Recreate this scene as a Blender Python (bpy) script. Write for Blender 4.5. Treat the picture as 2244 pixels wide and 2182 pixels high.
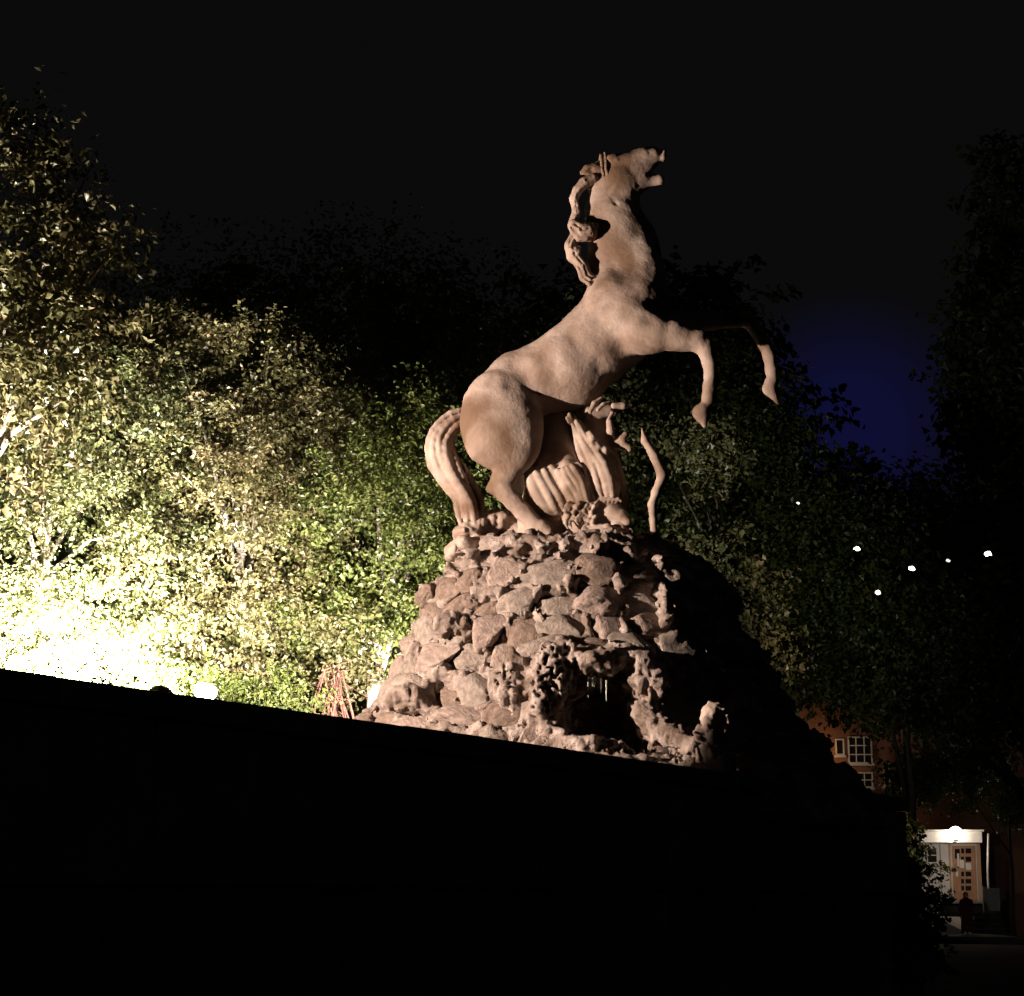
import bpy, bmesh, math, random
import numpy as np
from mathutils import Vector, Matrix

random.seed(7)
rng = np.random.default_rng(11)
for o in list(bpy.data.objects):
    bpy.data.objects.remove(o)
scene = bpy.context.scene
COL = scene.collection
RAD = math.radians

# ------------------------------------------------------------------ camera
F, CXP, CYP = 4500.0, 1122.0, 1091.0
CAM = np.array([0.0, 0.0, 1.6])
PITCH = math.atan(874.0 / F)
cd = bpy.data.cameras.new('camera')
cam = bpy.data.objects.new('camera', cd)
COL.objects.link(cam)
cam.location = CAM
cam.rotation_euler = (math.pi / 2 + PITCH, 0, 0)
cd.sensor_fit = 'HORIZONTAL'
cd.sensor_width = 36.0
cd.lens = 36.0 * F / 2244.0
cd.clip_start = 0.1
cd.clip_end = 2000
scene.camera = cam

# ------------------------------------------------------------------ world: night sky, last blue glow low down
w = bpy.data.worlds.new('World')
scene.world = w
w.use_nodes = True
nt = w.node_tree
nt.nodes.clear()
out = nt.nodes.new('ShaderNodeOutputWorld')
bg = nt.nodes.new('ShaderNodeBackground')
tc = nt.nodes.new('ShaderNodeTexCoord')
dp = nt.nodes.new('ShaderNodeVectorMath')
dp.operation = 'DOT_PRODUCT'
_g = Vector(((1860 - CXP) / F, math.cos(PITCH) - (CYP - 940) / F * math.sin(PITCH), math.sin(PITCH) + (CYP - 940) / F * math.cos(PITCH))).normalized()
dp.inputs[1].default_value = _g
ac = nt.nodes.new('ShaderNodeMath')
ac.operation = 'ARCCOSINE'
rp = nt.nodes.new('ShaderNodeMapRange')
rp.interpolation_type = 'SMOOTHSTEP'
rp.inputs['From Min'].default_value = RAD(0.5)
rp.inputs['From Max'].default_value = RAD(4.1)
rp.inputs['To Min'].default_value = 1.0
rp.inputs['To Max'].default_value = 0.0
mxs = nt.nodes.new('ShaderNodeMix')
mxs.data_type = 'RGBA'
mxs.inputs[6].default_value = (0.0033, 0.0033, 0.0036, 1)
mxs.inputs[7].default_value = (0.0044, 0.0044, 0.032, 1)
nt.links.new(tc.outputs['Generated'], dp.inputs[0])
nt.links.new(dp.outputs['Value'], ac.inputs[0])
nt.links.new(ac.outputs[0], rp.inputs['Value'])
nt.links.new(rp.outputs['Result'], mxs.inputs[0])
nt.links.new(mxs.outputs[2], bg.inputs['Color'])
nt.links.new(bg.outputs[0], out.inputs['Surface'])
bg.inputs['Strength'].default_value = 1.0

scene.view_settings.view_transform = 'Standard'
scene.view_settings.look = 'None'
scene.view_settings.exposure = 0.0
scene.view_settings.gamma = 1.0
scene.view_settings.use_curve_mapping = False
scene.render.engine = 'CYCLES'
scene.cycles.max_bounces = 4
scene.cycles.use_adaptive_sampling = True
scene.cycles.adaptive_threshold = 0.025
scene.cycles.diffuse_bounces = 2
scene.cycles.glossy_bounces = 2
scene.cycles.transmission_bounces = 4


def at(px, py, Y):
    """world point at depth Y that the photograph shows at pixel (px, py) of 2244 x 2182"""
    a = (px - CXP) / F
    b = (CYP - py) / F
    d = np.array([a, math.cos(PITCH) - b * math.sin(PITCH), math.sin(PITCH) + b * math.cos(PITCH)])
    return CAM + d * (Y / d[1])


# lamp powers (W), colours
P_STATUE, C_STATUE = 7600.0, (1.0, 0.785, 0.645)
P_LEAF_A, C_LEAF = 2600.0, (1.0, 0.97, 0.90)
P_LEAF_B = 17000.0
P_PORCH, C_PORCH = 48.0, (1.0, 0.82, 0.64)
P_SODIUM, C_SODIUM = 42.0, (1.0, 0.55, 0.22)


# ------------------------------------------------------------------ helpers: objects
def tag(o, label=None, cat=None, group=None, kind=None):
    if label: o['label'] = label
    if cat: o['category'] = cat
    if group: o['group'] = group
    if kind: o['kind'] = kind
    return o


def empty(name, loc=(0, 0, 0)):
    o = bpy.data.objects.new(name, None)
    o.empty_display_size = 0.2
    COL.objects.link(o)
    o.location = loc
    return o


def put(o, parent=None):
    """link a world-space mesh object, keep its place under the parent"""
    COL.objects.link(o)
    if parent is not None:
        o.parent = parent
        pl = Vector((0, 0, 0))
        p = parent
        while p is not None:
            pl += Vector(p.location)
            p = p.parent
        o.location = Vector(o.location) - pl
    return o


def fast_mesh(name, V, Fc, smooth=True):
    V = np.asarray(V, np.float32)
    Fc = np.asarray(Fc, np.int32)
    m = bpy.data.meshes.new(name)
    n, k = Fc.shape
    m.vertices.add(len(V))
    m.vertices.foreach_set('co', V.ravel())
    m.loops.add(n * k)
    m.loops.foreach_set('vertex_index', Fc.ravel())
    m.polygons.add(n)
    m.polygons.foreach_set('loop_start', np.arange(0, n * k, k, dtype=np.int32))
    m.polygons.foreach_set('use_smooth', np.full(n, smooth, dtype=bool))
    m.update(calc_edges=True)
    m.validate()
    return m


def obj(name, mesh, mat, parent=None):
    o = bpy.data.objects.new(name, mesh)
    if mat and not mesh.materials:
        mesh.materials.append(mat)
    return put(o, parent)


class MB:
    """collects shapes into one mesh"""
    def __init__(self):
        self.bm = bmesh.new()

    def box(self, lo, hi, bevel=0.0, M=None):
        lo, hi = Vector(lo), Vector(hi)
        r = bmesh.ops.create_cube(self.bm, size=1.0)
        vs = r['verts']
        for v in vs:
            v.co = Vector(((lo[i] + hi[i]) / 2 + v.co[i] * (hi[i] - lo[i])) for i in range(3))
        if bevel:
            es = list({e for v in vs for e in v.link_edges})
            rb = bmesh.ops.bevel(self.bm, geom=es, offset=bevel, segments=2, affect='EDGES', profile=0.6)
            vs = list({v for f in rb['faces'] for v in f.verts} | {v for v in vs if v.is_valid})
        if M is not None:
            for v in vs: v.co = M @ v.co
        return self

    def tube(self, pts, rads, seg=8, cap=True):
        pts = [Vector(p) for p in pts]
        rings = []
        up = Vector((0.13, 0.31, 0.94)).normalized()
        for i, p in enumerate(pts):
            t = (pts[min(i + 1, len(pts) - 1)] - pts[max(i - 1, 0)]).normalized()
            u = t.cross(up)
            if u.length < 1e-3: u = t.cross(Vector((1, 0, 0)))
            u.normalize()
            v = t.cross(u)
            rings.append([self.bm.verts.new(p + (u * math.cos(2 * math.pi * k / seg) + v * math.sin(2 * math.pi * k / seg)) * rads[i]) for k in range(seg)])
        for a, b in zip(rings, rings[1:]):
            for k in range(seg):
                self.bm.faces.new((a[k], a[(k + 1) % seg], b[(k + 1) % seg], b[k]))
        if cap:
            self.bm.faces.new(rings[0][::-1])
            self.bm.faces.new(rings[-1])
        return self

    def lathe(self, prof, center, seg=20):
        c = Vector(center)
        rings = []
        for r, z in prof:
            rings.append([self.bm.verts.new(c + Vector((r * math.cos(2 * math.pi * k / seg), r * math.sin(2 * math.pi * k / seg), z))) for k in range(seg)])
        for a, b in zip(rings, rings[1:]):
            for k in range(seg):
                self.bm.faces.new((a[k], a[(k + 1) % seg], b[(k + 1) % seg], b[k]))
        self.bm.faces.new(rings[0][::-1])
        self.bm.faces.new(rings[-1])
        return self

    def prism(self, poly, z0, z1):
        a = [self.bm.verts.new((x, y, z0)) for x, y in poly]
        b = [self.bm.verts.new((x, y, z1)) for x, y in poly]
        n = len(poly)
        for k in range(n):
            self.bm.faces.new((a[k], a[(k + 1) % n], b[(k + 1) % n], b[k]))
        self.bm.faces.new(a[::-1])
        self.bm.faces.new(b)
        return self

    def build(self, name, mat, parent=None, smooth=False, M=None):
        bmesh.ops.recalc_face_normals(self.bm, faces=self.bm.faces)
        if M is not None:
            bmesh.ops.transform(self.bm, matrix=M, verts=self.bm.verts)
        m = bpy.data.meshes.new(name)
        self.bm.to_mesh(m)
        self.bm.free()
        if smooth:
            for p in m.polygons: p.use_smooth = True
        return obj(name, m, mat, parent)


# ------------------------------------------------------------------ helpers: noise, implicit surfaces
def _hash(i, j, k, seed):
    n = (i * 73856093) ^ (j * 19349663) ^ (k * 83492791) ^ (seed * 2654435761 & 0x7fffffff)
    n = (n ^ (n >> 13)) * 1274126177
    n = n & 0x7fffffff
    n = (n ^ (n >> 16)) & 0xffff
    return n.astype(np.float32) / 32767.5 - 1.0


def vnoise(p, seed=0):
    f = np.floor(p).astype(np.int64)
    t = (p - f).astype(np.float32)
    t = t * t * (3 - 2 * t)
    r = 0
    for dx in (0, 1):
        wx = t[:, 0] if dx else 1 - t[:, 0]
        for dy in (0, 1):
            wy = t[:, 1] if dy else 1 - t[:, 1]
            for dz in (0, 1):
                wz = t[:, 2] if dz else 1 - t[:, 2]
                r = r + wx * wy * wz * _hash(f[:, 0] + dx, f[:, 1] + dy, f[:, 2] + dz, seed)
    return r


def fbm(p, oct=4, seed=0, ridged=False):
    a, s, r = 1.0, 0.0, 0
    for o in range(oct):
        n = vnoise(p * (2.03 ** o), seed + o)
        if ridged: n = 1 - 2 * np.abs(n)
        r = r + a * n
        s += a
        a *= 0.5
    return r / s


def smin(a, b, k):
    h = np.maximum(k - np.abs(a - b), 0) / k
    return np.minimum(a, b) - h * h * k * 0.25


class Field:
    def __init__(self, lo, hi, h):
        self.o = np.array(lo, float)
        self.h = h
        self.n = np.ceil((np.array(hi) - self.o) / h).astype(int) + 1
        self.ax = [self.o[i] + h * np.arange(self.n[i]) for i in range(3)]
        self.D = np.full(self.n, 0.4, np.float32)

    def sl(self, lo, hi):
        a = np.clip(np.floor((np.array(lo) - self.o) / self.h).astype(int), 0, self.n)
        b = np.clip(np.ceil((np.array(hi) - self.o) / self.h).astype(int) + 1, 0, self.n)
        s = tuple(slice(a[i], b[i]) for i in range(3))
        X = self.ax[0][s[0]][:, None, None].astype(np.float32)
        Y = self.ax[1][s[1]][None, :, None].astype(np.float32)
        Z = self.ax[2][s[2]][None, None, :].astype(np.float32)
        return s, X, Y, Z

    @staticmethod
    def cone(X, Y, Z, a, b, ra, rb, q):
        ab = b - a
        L2 = max(float(ab @ ab), 1e-9)
        t = ((X - a[0]) * ab[0] + (Y - a[1]) * ab[1] + (Z - a[2]) * ab[2]) / L2
        t = np.clip(t, 0, 1)
        dx = X - (a[0] + t * ab[0])
        dy = (Y - (a[1] + t * ab[1])) / q
        dz = Z - (a[2] + t * ab[2])
        return (np.sqrt(dx * dx + dy * dy + dz * dz) - (ra + t * (rb - ra))) * (q if q < 1 else 1)

    def chain(self, P, R, q=1.0, k=0.03, kin=0.012, sub=False):
        P = np.array(P, float)
        R = np.array(R, float)
        m = R.max() * max(q, 1) + k + 4 * self.h
        s, X, Y, Z = self.sl(P.min(0) - m, P.max(0) + m)
        if 0 in self.D[s].shape: return
        if len(P) == 1:
            d = self.cone(X, Y, Z, P[0], P[0] + 1e-4, R[0], R[0], q)
        else:
            d = None
            for i in range(len(P) - 1):
                c = self.cone(X, Y, Z, P[i], P[i + 1], R[i], R[i + 1], q)
                d = c if d is None else smin(d, c, kin)
        if sub:
            self.D[s] = -smin(-self.D[s], d, k)
        else:
            self.D[s] = smin(self.D[s], d.astype(np.float32), k)

    def ell(self, c, r, k=0.03, M=None, sub=False):
        c = np.array(c, float)
        r = np.array(r, float)
        m = r.max() + k + 4 * self.h
        s, X, Y, Z = self.sl(c - m, c + m)
        if 0 in self.D[s].shape: return
        X, Y, Z = X - c[0], Y - c[1], Z - c[2]
        if M is not None:
            X, Y, Z = (M[0][0] * X + M[0][1] * Y + M[0][2] * Z, M[1][0] * X + M[1][1] * Y + M[1][2] * Z, M[2][0] * X + M[2][1] * Y + M[2][2] * Z)
        k0 = np.sqrt((X / r[0]) ** 2 + (Y / r[1]) ** 2 + (Z / r[2]) ** 2)
        k1 = np.sqrt((X / r[0] ** 2) ** 2 + (Y / r[1] ** 2) ** 2 + (Z / r[2] ** 2) ** 2)
        d = k0 * (k0 - 1) / np.maximum(k1, 1e-6)
        d = np.where(k0 < 1e-3, -r.min(), d)
        if sub:
            self.D[s] = -smin(-self.D[s], d, k)
        else:
            self.D[s] = smin(self.D[s], d.astype(np.float32), k)

    def noise(self, scale, amp, oct=4, seed=0, band=0.12, ridged=False, zs=1.0):
        m = np.abs(self.D) < band
        I = np.argwhere(m)
        p = (I * self.h + self.o) * scale
        p[:, 2] *= zs
        self.D[m] += (fbm(p, oct, seed, ridged) * amp).astype(np.float32)

    def mesh(self, name):
        D, h, o = self.D, self.h, self.o
        S = D < 0
        nx, ny, nz = D.shape
        cnt = np.zeros((nx - 1, ny - 1, nz - 1), np.int8)
        for a in (0, 1):
            for b in (0, 1):
                for c in (0, 1):
                    cnt += S[a:nx - 1 + a, b:ny - 1 + b, c:nz - 1 + c]
        act = (cnt > 0) & (cnt < 8)
        I = np.argwhere(act)
        idx = np.full(act.shape, -1, np.int64)
        idx[act] = np.arange(len(I))
        cor = [(a, b, c) for a in (0, 1) for b in (0, 1) for c in (0, 1)]
        val = np.stack([D[I[:, 0] + a, I[:, 1] + b, I[:, 2] + c] for a, b, c in cor])
        pos = np.zeros((len(I), 3))
        num = np.zeros(len(I))
        for i in range(8):
            for j in range(i + 1, 8):
                df = [cor[j][k] - cor[i][k] for k in range(3)]
                if sum(abs(x) for x in df) != 1: continue
                va, vb = val[i], val[j]
                mk = (va < 0) != (vb < 0)
                t = np.where(mk, va / np.where(mk, va - vb, 1), 0)
                e_ = np.array(cor[i])[None, :] + t[:, None] * np.array(df)[None, :]
                pos[mk] += e_[mk]
                num[mk] += 1
        V = (I + pos / num[:, None]) * h + o
        Q = []
        for axis in range(3):
            sh = [nx, ny, nz]
            lo = [1, 1, 1]
            hi = [sh[0] - 1, sh[1] - 1, sh[2] - 1]
            lo[axis] = 0
            s0 = tuple(slice(lo[k], hi[k]) for k in range(3))
            s1 = tuple(slice(lo[k] + (1 if k == axis else 0), hi[k] + (1 if k == axis else 0)) for k in range(3))
            A, B = S[s0], S[s1]
            for flip in (0, 1):
                E = np.argwhere((A & ~B) if not flip else (~A & B)) + np.array(lo)
                b, c = [(1, 2), (2, 0), (0, 1)][axis]
                def g(db, dc):
                    e2 = E.copy()
                    e2[:, b] -= db
                    e2[:, c] -= dc
                    return idx[e2[:, 0], e2[:, 1], e2[:, 2]]
                q = np.stack([g(1, 1), g(0, 1), g(0, 0), g(1, 0)], 1)
                if flip: q = q[:, ::-1]
                Q.append(q)
        Q = np.concatenate(Q)
        Q = Q[(Q >= 0).all(1)]
        return fast_mesh(name, V, Q, True)


# ------------------------------------------------------------------ materials
def mat_base(name):
    m = bpy.data.materials.new(name)
    m.use_nodes = True
    n = m.node_tree
    b = n.nodes['Principled BSDF']
    return m, n, b


def rgba(c): return (c[0], c[1], c[2], 1)


def mat_noise(name, c1, c2, scale=4.0, rough=0.8, bump=0.0, bscale=40.0, c3=None, s3=1.2, detail=6.0, spec=0.3, bdist=0.01, vor=0.0, metallic=0.0):
    m, n, b = mat_base(name)
    tcn = n.nodes.new('ShaderNodeTexCoord')
    src = tcn.outputs['Object']
    ns = n.nodes.new('ShaderNodeTexNoise')
    ns.inputs['Scale'].default_value = scale
    ns.inputs['Detail'].default_value = detail
    ns.inputs['Roughness'].default_value = 0.6
    n.links.new(src, ns.inputs['Vector'])
    r = n.nodes.new('ShaderNodeValToRGB')
    r.color_ramp.elements[0].position = 0.36
    r.color_ramp.elements[0].color = rgba(c1)
    r.color_ramp.elements[1].position = 0.64
    r.color_ramp.elements[1].color = rgba(c2)
    n.links.new(ns.outputs['Fac'], r.inputs['Fac'])
    col = r.outputs['Color']
    if c3:
        n3 = n.nodes.new('ShaderNodeTexNoise')
        n3.inputs['Scale'].default_value = s3
        n3.inputs['Detail'].default_value = 5.0
        n3.inputs['Distortion'].default_value = 0.4
        n.links.new(src, n3.inputs['Vector'])
        r3 = n.nodes.new('ShaderNodeValToRGB')
        r3.color_ramp.elements[0].position = 0.43
        r3.color_ramp.elements[0].color = (0, 0, 0, 1)
        r3.color_ramp.elements[1].position = 0.63
        r3.color_ramp.elements[1].color = (1, 1, 1, 1)
        n.links.new(n3.outputs['Fac'], r3.inputs['Fac'])
        mx = n.nodes.new('ShaderNodeMix')
        mx.data_type = 'RGBA'
        n.links.new(r3.outputs['Color'], mx.inputs[0])
        n.links.new(col, mx.inputs[6])
        mx.inputs[7].default_value = rgba(c3)
        col = mx.outputs[2]
    n.links.new(col, b.inputs['Base Color'])
    b.inputs['Roughness'].default_value = rough
    b.inputs['Metallic'].default_value = metallic
    b.inputs['Specular IOR Level'].default_value = spec
    if bump:
        bn = n.nodes.new('ShaderNodeTexNoise')
        bn.inputs['Scale'].default_value = bscale
        bn.inputs['Detail'].default_value = 8.0
        bn.inputs['Roughness'].default_value = 0.65
        n.links.new(src, bn.inputs['Vector'])
        hgt = bn.outputs['Fac']
        if vor:
            vn = n.nodes.new('ShaderNodeTexVoronoi')
            vn.inputs['Scale'].default_value = bscale * 0.55
            n.links.new(src, vn.inputs['Vector'])
            ma = n.nodes.new('ShaderNodeMath')
            ma.operation = 'MULTIPLY_ADD'
            ma.inputs[1].default_value = vor
            n.links.new(vn.outputs['Distance'], ma.inputs[0])
            n.links.new(hgt, ma.inputs[2])
            hgt = ma.outputs[0]
        bp = n.nodes.new('ShaderNodeBump')
        bp.inputs['Strength'].default_value = bump
        bp.inputs['Distance'].default_value = bdist
        n.links.new(hgt, bp.inputs['Height'])
        n.links.new(bp.outputs['Normal'], b.inputs['Normal'])
    return m


def mat_emit(name, col, strength):
    m, n, b = mat_base(name)
    b.inputs['Base Color'].default_value = (0.8, 0.8, 0.8, 1)
    b.inputs['Emission Color'].default_value = rgba(col)
    b.inputs['Emission Strength'].default_value = strength
    return m


def mat_leaf(name, ca, cb, cc):
    """leaf colour varies from leaf to leaf (colour attribute 'tint'), some light passes through"""
    m, n, b = mat_base(name)
    at_ = n.nodes.new('ShaderNodeAttribute')
    at_.attribute_name = 'tint'
    r = n.nodes.new('ShaderNodeValToRGB')
    r.color_ramp.elements[0].color = rgba(ca)
    r.color_ramp.elements[1].color = rgba(cc)
    q = r.color_ramp.elements.new(0.55)
    q.color = rgba(cb)
    n.links.new(at_.outputs['Fac'], r.inputs['Fac'])
    n.links.new(r.outputs['Color'], b.inputs['Base Color'])
    b.inputs['Roughness'].default_value = 0.42
    b.inputs['Specular IOR Level'].default_value = 0.5
    tr = n.nodes.new('ShaderNodeBsdfTranslucent')
    n.links.new(r.outputs['Color'], tr.inputs['Color'])
    mx = n.nodes.new('ShaderNodeMixShader')
    mx.inputs[0].default_value = 0.32
    n.links.new(b.outputs[0], mx.inputs[1])
    n.links.new(tr.outputs[0], mx.inputs[2])
    n.links.new(mx.outputs[0], n.nodes['Material Output'].inputs['Surface'])
    return m


M_STATUE = mat_noise('carved_stone', (0.33, 0.245, 0.20), (0.47, 0.375, 0.32), 4.5, 0.82, 0.6, 34.0, c3=(0.15, 0.092, 0.058), s3=1.8, bdist=0.012)
M_STATUE2 = mat_noise('carved_stone_weathered', (0.36, 0.275, 0.225), (0.47, 0.375, 0.315), 7.0, 0.8, 0.35, 45.0, c3=(0.20, 0.135, 0.095), s3=3.0, bdist=0.008)
M_ROCK = mat_noise('tufa_mortar', (0.25, 0.195, 0.17), (0.50, 0.41, 0.36), 9.0, 0.9, 1.0, 18.0, c3=(0.18, 0.13, 0.10), s3=4.0, bdist=0.04)
M_STONE = [mat_noise('tufa_stone_' + t, c1, c2, 3.0, 0.9, 0.5, 6.0, bdist=0.10) for t, c1, c2 in
           (('brown', (0.15, 0.105, 0.08), (0.29, 0.215, 0.175)), ('pink', (0.22, 0.165, 0.14), (0.39, 0.30, 0.255)), ('grey', (0.20, 0.16, 0.135), (0.36, 0.295, 0.25)))]
M_WET = mat_noise('wet_tufa', (0.07, 0.055, 0.035), (0.20, 0.16, 0.12), 12.0, 0.35, 0.9, 30.0, bdist=0.03, vor=0.8, spec=0.5)
M_WALL = mat_noise('dark_stone_wall', (0.24, 0.19, 0.14), (0.38, 0.31, 0.23), 3.0, 0.85, 0.5, 60.0, c3=(0.16, 0.12, 0.085), s3=1.0, bdist=0.008)
M_ASPH = mat_noise('asphalt', (0.035, 0.035, 0.036), (0.06, 0.058, 0.055), 30.0, 0.9, 0.5, 120.0, bdist=0.006)
M_SOIL = mat_noise('soil', (0.05, 0.04, 0.025), (0.10, 0.08, 0.05), 5.0, 0.95, 0.6, 20.0, bdist=0.03)
M_PAVE = mat_noise('paving', (0.36, 0.34, 0.31), (0.46, 0.43, 0.40), 8.0, 0.85, 0.3, 40.0)
M_BARK = mat_noise('bark', (0.16, 0.12, 0.09), (0.34, 0.28, 0.22), 14.0, 0.9, 0.9, 30.0, bdist=0.02)
M_BARKD = mat_noise('shaded_bark', (0.035, 0.028, 0.02), (0.07, 0.055, 0.04), 14.0, 0.9, 0.9, 30.0, bdist=0.02)  # bark colour darkened to stand in for shade on unlit trees
M_PALEBARK = mat_noise('pale_bark', (0.42, 0.34, 0.28), (0.66, 0.58, 0.50), 9.0, 0.85, 0.6, 30.0, c3=(0.20, 0.12, 0.09), s3=5.0, bdist=0.015)
M_DARKMETAL = mat_noise('dark_metal', (0.03, 0.03, 0.032), (0.05, 0.05, 0.05), 20.0, 0.45, metallic=0.6)
M_BRICK = None
M_LEAF = mat_leaf('leaf_green', (0.062, 0.072, 0.022), (0.125, 0.128, 0.048), (0.19, 0.158, 0.075))
M_LEAF2 = mat_leaf('leaf_olive', (0.075, 0.068, 0.022), (0.14, 0.118, 0.046), (0.21, 0.155, 0.078))
M_LEAF3 = mat_leaf('leaf_fresh', (0.070, 0.088, 0.018), (0.135, 0.150, 0.036), (0.20, 0.195, 0.060))
M_LEAFD = mat_leaf('leaf_shaded', (0.03, 0.05, 0.010), (0.055, 0.075, 0.014), (0.09, 0.085, 0.02))  # darker leaf copy, shade of the unlit crowns put into the colour

# ==================================================================== GROUND, TERRACE, BASIN WALL
YH = 17.5                                    # depth of the statue
PX = 0.00396                                 # metres per photo pixel there
def wall_pt(px, z=2.5):
    py = 1465 + 0.1425 * px
    a = (px - CXP) / F
    b = (CYP - py) / F
    d = np.array([a, math.cos(PITCH) - b * math.sin(PITCH), math.sin(PITCH) + b * math.cos(PITCH)])
    return CAM + d * ((z - CAM[2]) / d[2])
WA, WB = wall_pt(-700), wall_pt(1985)
wdir = Vector(((WB - WA)[0], (WB - WA)[1], 0))
WLEN = wdir.length
wdir.normalize()
wnor = Vector((-wdir.y, wdir.x, 0))          # away from the camera
if wnor.y < 0: wnor = -wnor
wang = math.atan2(wdir.y, wdir.x)

g = MB()
bmesh.ops.create_grid(g.bm, x_segments=40, y_segments=40, size=400)
gr = g.build('ground', M_ASPH)
gr.location = (0, 380, 0)
tag(gr, kind='structure')

WBv = Vector(WB)
WAv = Vector(WA)
t0 = WAv + wnor * 0.42
t1 = WBv + wnor * 0.42 - wdir * 0.05
t = MB()
t.prism([(t0.x, t0.y), (t1.x, t1.y), (t1.x + 1.4, 34.0), (t1.x - 2, 60), (t0.x - 22, 60), (t0.x - 12, 20)], 0.02, 2.2)
ter = t.build('terrace_ground', M_SOIL)
tag(ter, kind='structure')
# water of the fountain basin behind the wall
wm, wn_, wb_ = mat_base('basin_water')
wb_.inputs['Base Color'].default_value = (0.012, 0.016, 0.014, 1)
wb_.inputs['Roughness'].default_value = 0.06
wb_.inputs['Transmission Weight'].default_value = 0.0
nsn = wn_.nodes.new('ShaderNodeTexNoise')
nsn.inputs['Scale'].default_value = 9
bpn = wn_.nodes.new('ShaderNodeBump')
bpn.inputs['Strength'].default_value = 0.15
bpn.inputs['Distance'].default_value = 0.02
wn_.links.new(nsn.outputs['Fac'], bpn.inputs['Height'])
wn_.links.new(bpn.outputs['Normal'], wb_.inputs['Normal'])
wt = MB()
wpoly = []
a0 = WAv + wdir * 5.0 + wnor * 0.43
a1 = WBv + wnor * 0.43 - wdir * 0.3
a2 = a1 + wnor * 4.5 + wdir * -0.5
a3 = a0 + wnor * 4.5
wt.prism([(p.x, p.y) for p in (a0, a1, a2, a3)], 2.204, 2.23)
tag(wt.build('basin_water', wm), kind='structure')

# the wall: coping, overhanging parapet slabs, recessed wall below with pilasters
def frame_matrix(o):
    return Matrix(((wdir.x, wnor.x, 0, o.x), (wdir.y, wnor.y, 0, o.y), (0, 0, 1, 0), (0, 0, 0, 1)))
WM = frame_matrix(Vector((WA[0], WA[1], 0)))
wall = empty('fountain_wall', (WA[0], WA[1], 0))
tag(wall, 'long dark stone basin wall with overhanging parapet in front of the statue', 'wall')
MB().box((0.0, 0.14, 0.03), (WLEN - 0.15, 0.45, 1.64)).build('lower_wall', M_WALL, wall, M=WM)
u = 0.0
SL = 1.9
us = wall_pt(345)
joint0 = (Vector((us[0], us[1], 0)) - Vector((WA[0], WA[1], 0))).dot(wdir)
edges = [joint0 + SL * k for k in range(-20, 20) if -0.1 < joint0 + SL * k < WLEN]
edges = [0.0] + [e_ for e_ in edges if e_ > 0.4] + [WLEN]
for a, b in zip(edges, edges[1:]):
    dz = random.uniform(-0.006, 0.006)
    MB().box((a + 0.006, random.uniform(-0.004, 0.004), 1.65), (b - 0.006, 0.46, 2.37 + dz), 0.012).build('parapet_slab', M_WALL, wall, M=WM)
u = 0.0
while u < WLEN - 0.1:
    v = min(u + 0.95, WLEN)
    MB().box((u + 0.003, -0.03 + random.uniform(-0.003, 0.003), 2.38), (v - 0.003, 0.48, 2.5 + random.uniform(-0.003, 0.003)), 0.014).build('coping_stone', M_WALL, wall, M=WM)
    u = v
for e_ in edges[1:-1]:
    MB().box((e_ - 0.11, 0.03, 0.03), (e_ + 0.11, 0.138, 1.63), 0.01).build('pilaster', M_WALL, wall, M=WM)

# ==================================================================== ROCK PEDESTAL
prof = [(1150, 1030, 1470), (1185, 1003, 1490), (1225, 975, 1528), (1250, 940, 1580), (1280, 914, 1618), (1360, 902, 1640), (1400, 884, 1662), (1450, 858, 1700),
        (1500, 830, 1722), (1566, 780, 1742), (1640, 730, 1822), (1720, 660, 1890), (1800, 600, 1950)]
YP = 17.6
pz = np.array([at(1280, y, YP)[2] for y, l, r in prof])[::-1]
pc = np.array([(at(l, y, YP)[0] + at(r, y, YP)[0]) / 2 for y, l, r in prof])[::-1]
pr = np.array([(at(r, y, YP)[0] - at(l, y, YP)[0]) / 2 for y, l, r in prof])[::-1]
QD = 0.84
ZTOP = at(1250, 1186, YP)[2]
def base_d(X, Y, Z):
    c = np.interp(Z, pz, pc)
    r = np.interp(Z, pz, pr)
    return (np.sqrt((X - c) ** 2 + ((Y - YP) / QD) ** 2) - r) * 0.8
def surf(px, py):
    for Y in np.arange(14.5, 17.6, 0.01):
        p = at(px, py, Y)
        if base_d(p[0], p[1], p[2]) < 0: return p
    return at(px, py, 17.4)

rk = Field((pc[0] - pr[0] - 0.3, YP - pr[0] * QD - 0.4, 2.15), (pc[0] + pr[0] + 0.3, YP + pr[0] * QD + 0.3, ZTOP + 0.25), 0.0165)
s_, X_, Y_, Z_ = rk.sl(rk.o, rk.o + rk.h * rk.n)
cz = np.interp(rk.ax[2], pz, pc)[None, None, :]
rz = np.interp(rk.ax[2], pz, pr)[None, None, :]
rk.D = ((np.sqrt((X_ - cz) ** 2 + ((Y_ - YP) / QD) ** 2) - rz) * 0.8).astype(np.float32)
rk.D = -smin(-rk.D, -(Z_ - ZTOP), 0.08)
rk.noise(1.6, 0.10, 3, 5, band=0.35)
rk.noise(6.0, 0.05, 3, 15, band=0.30)

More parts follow.
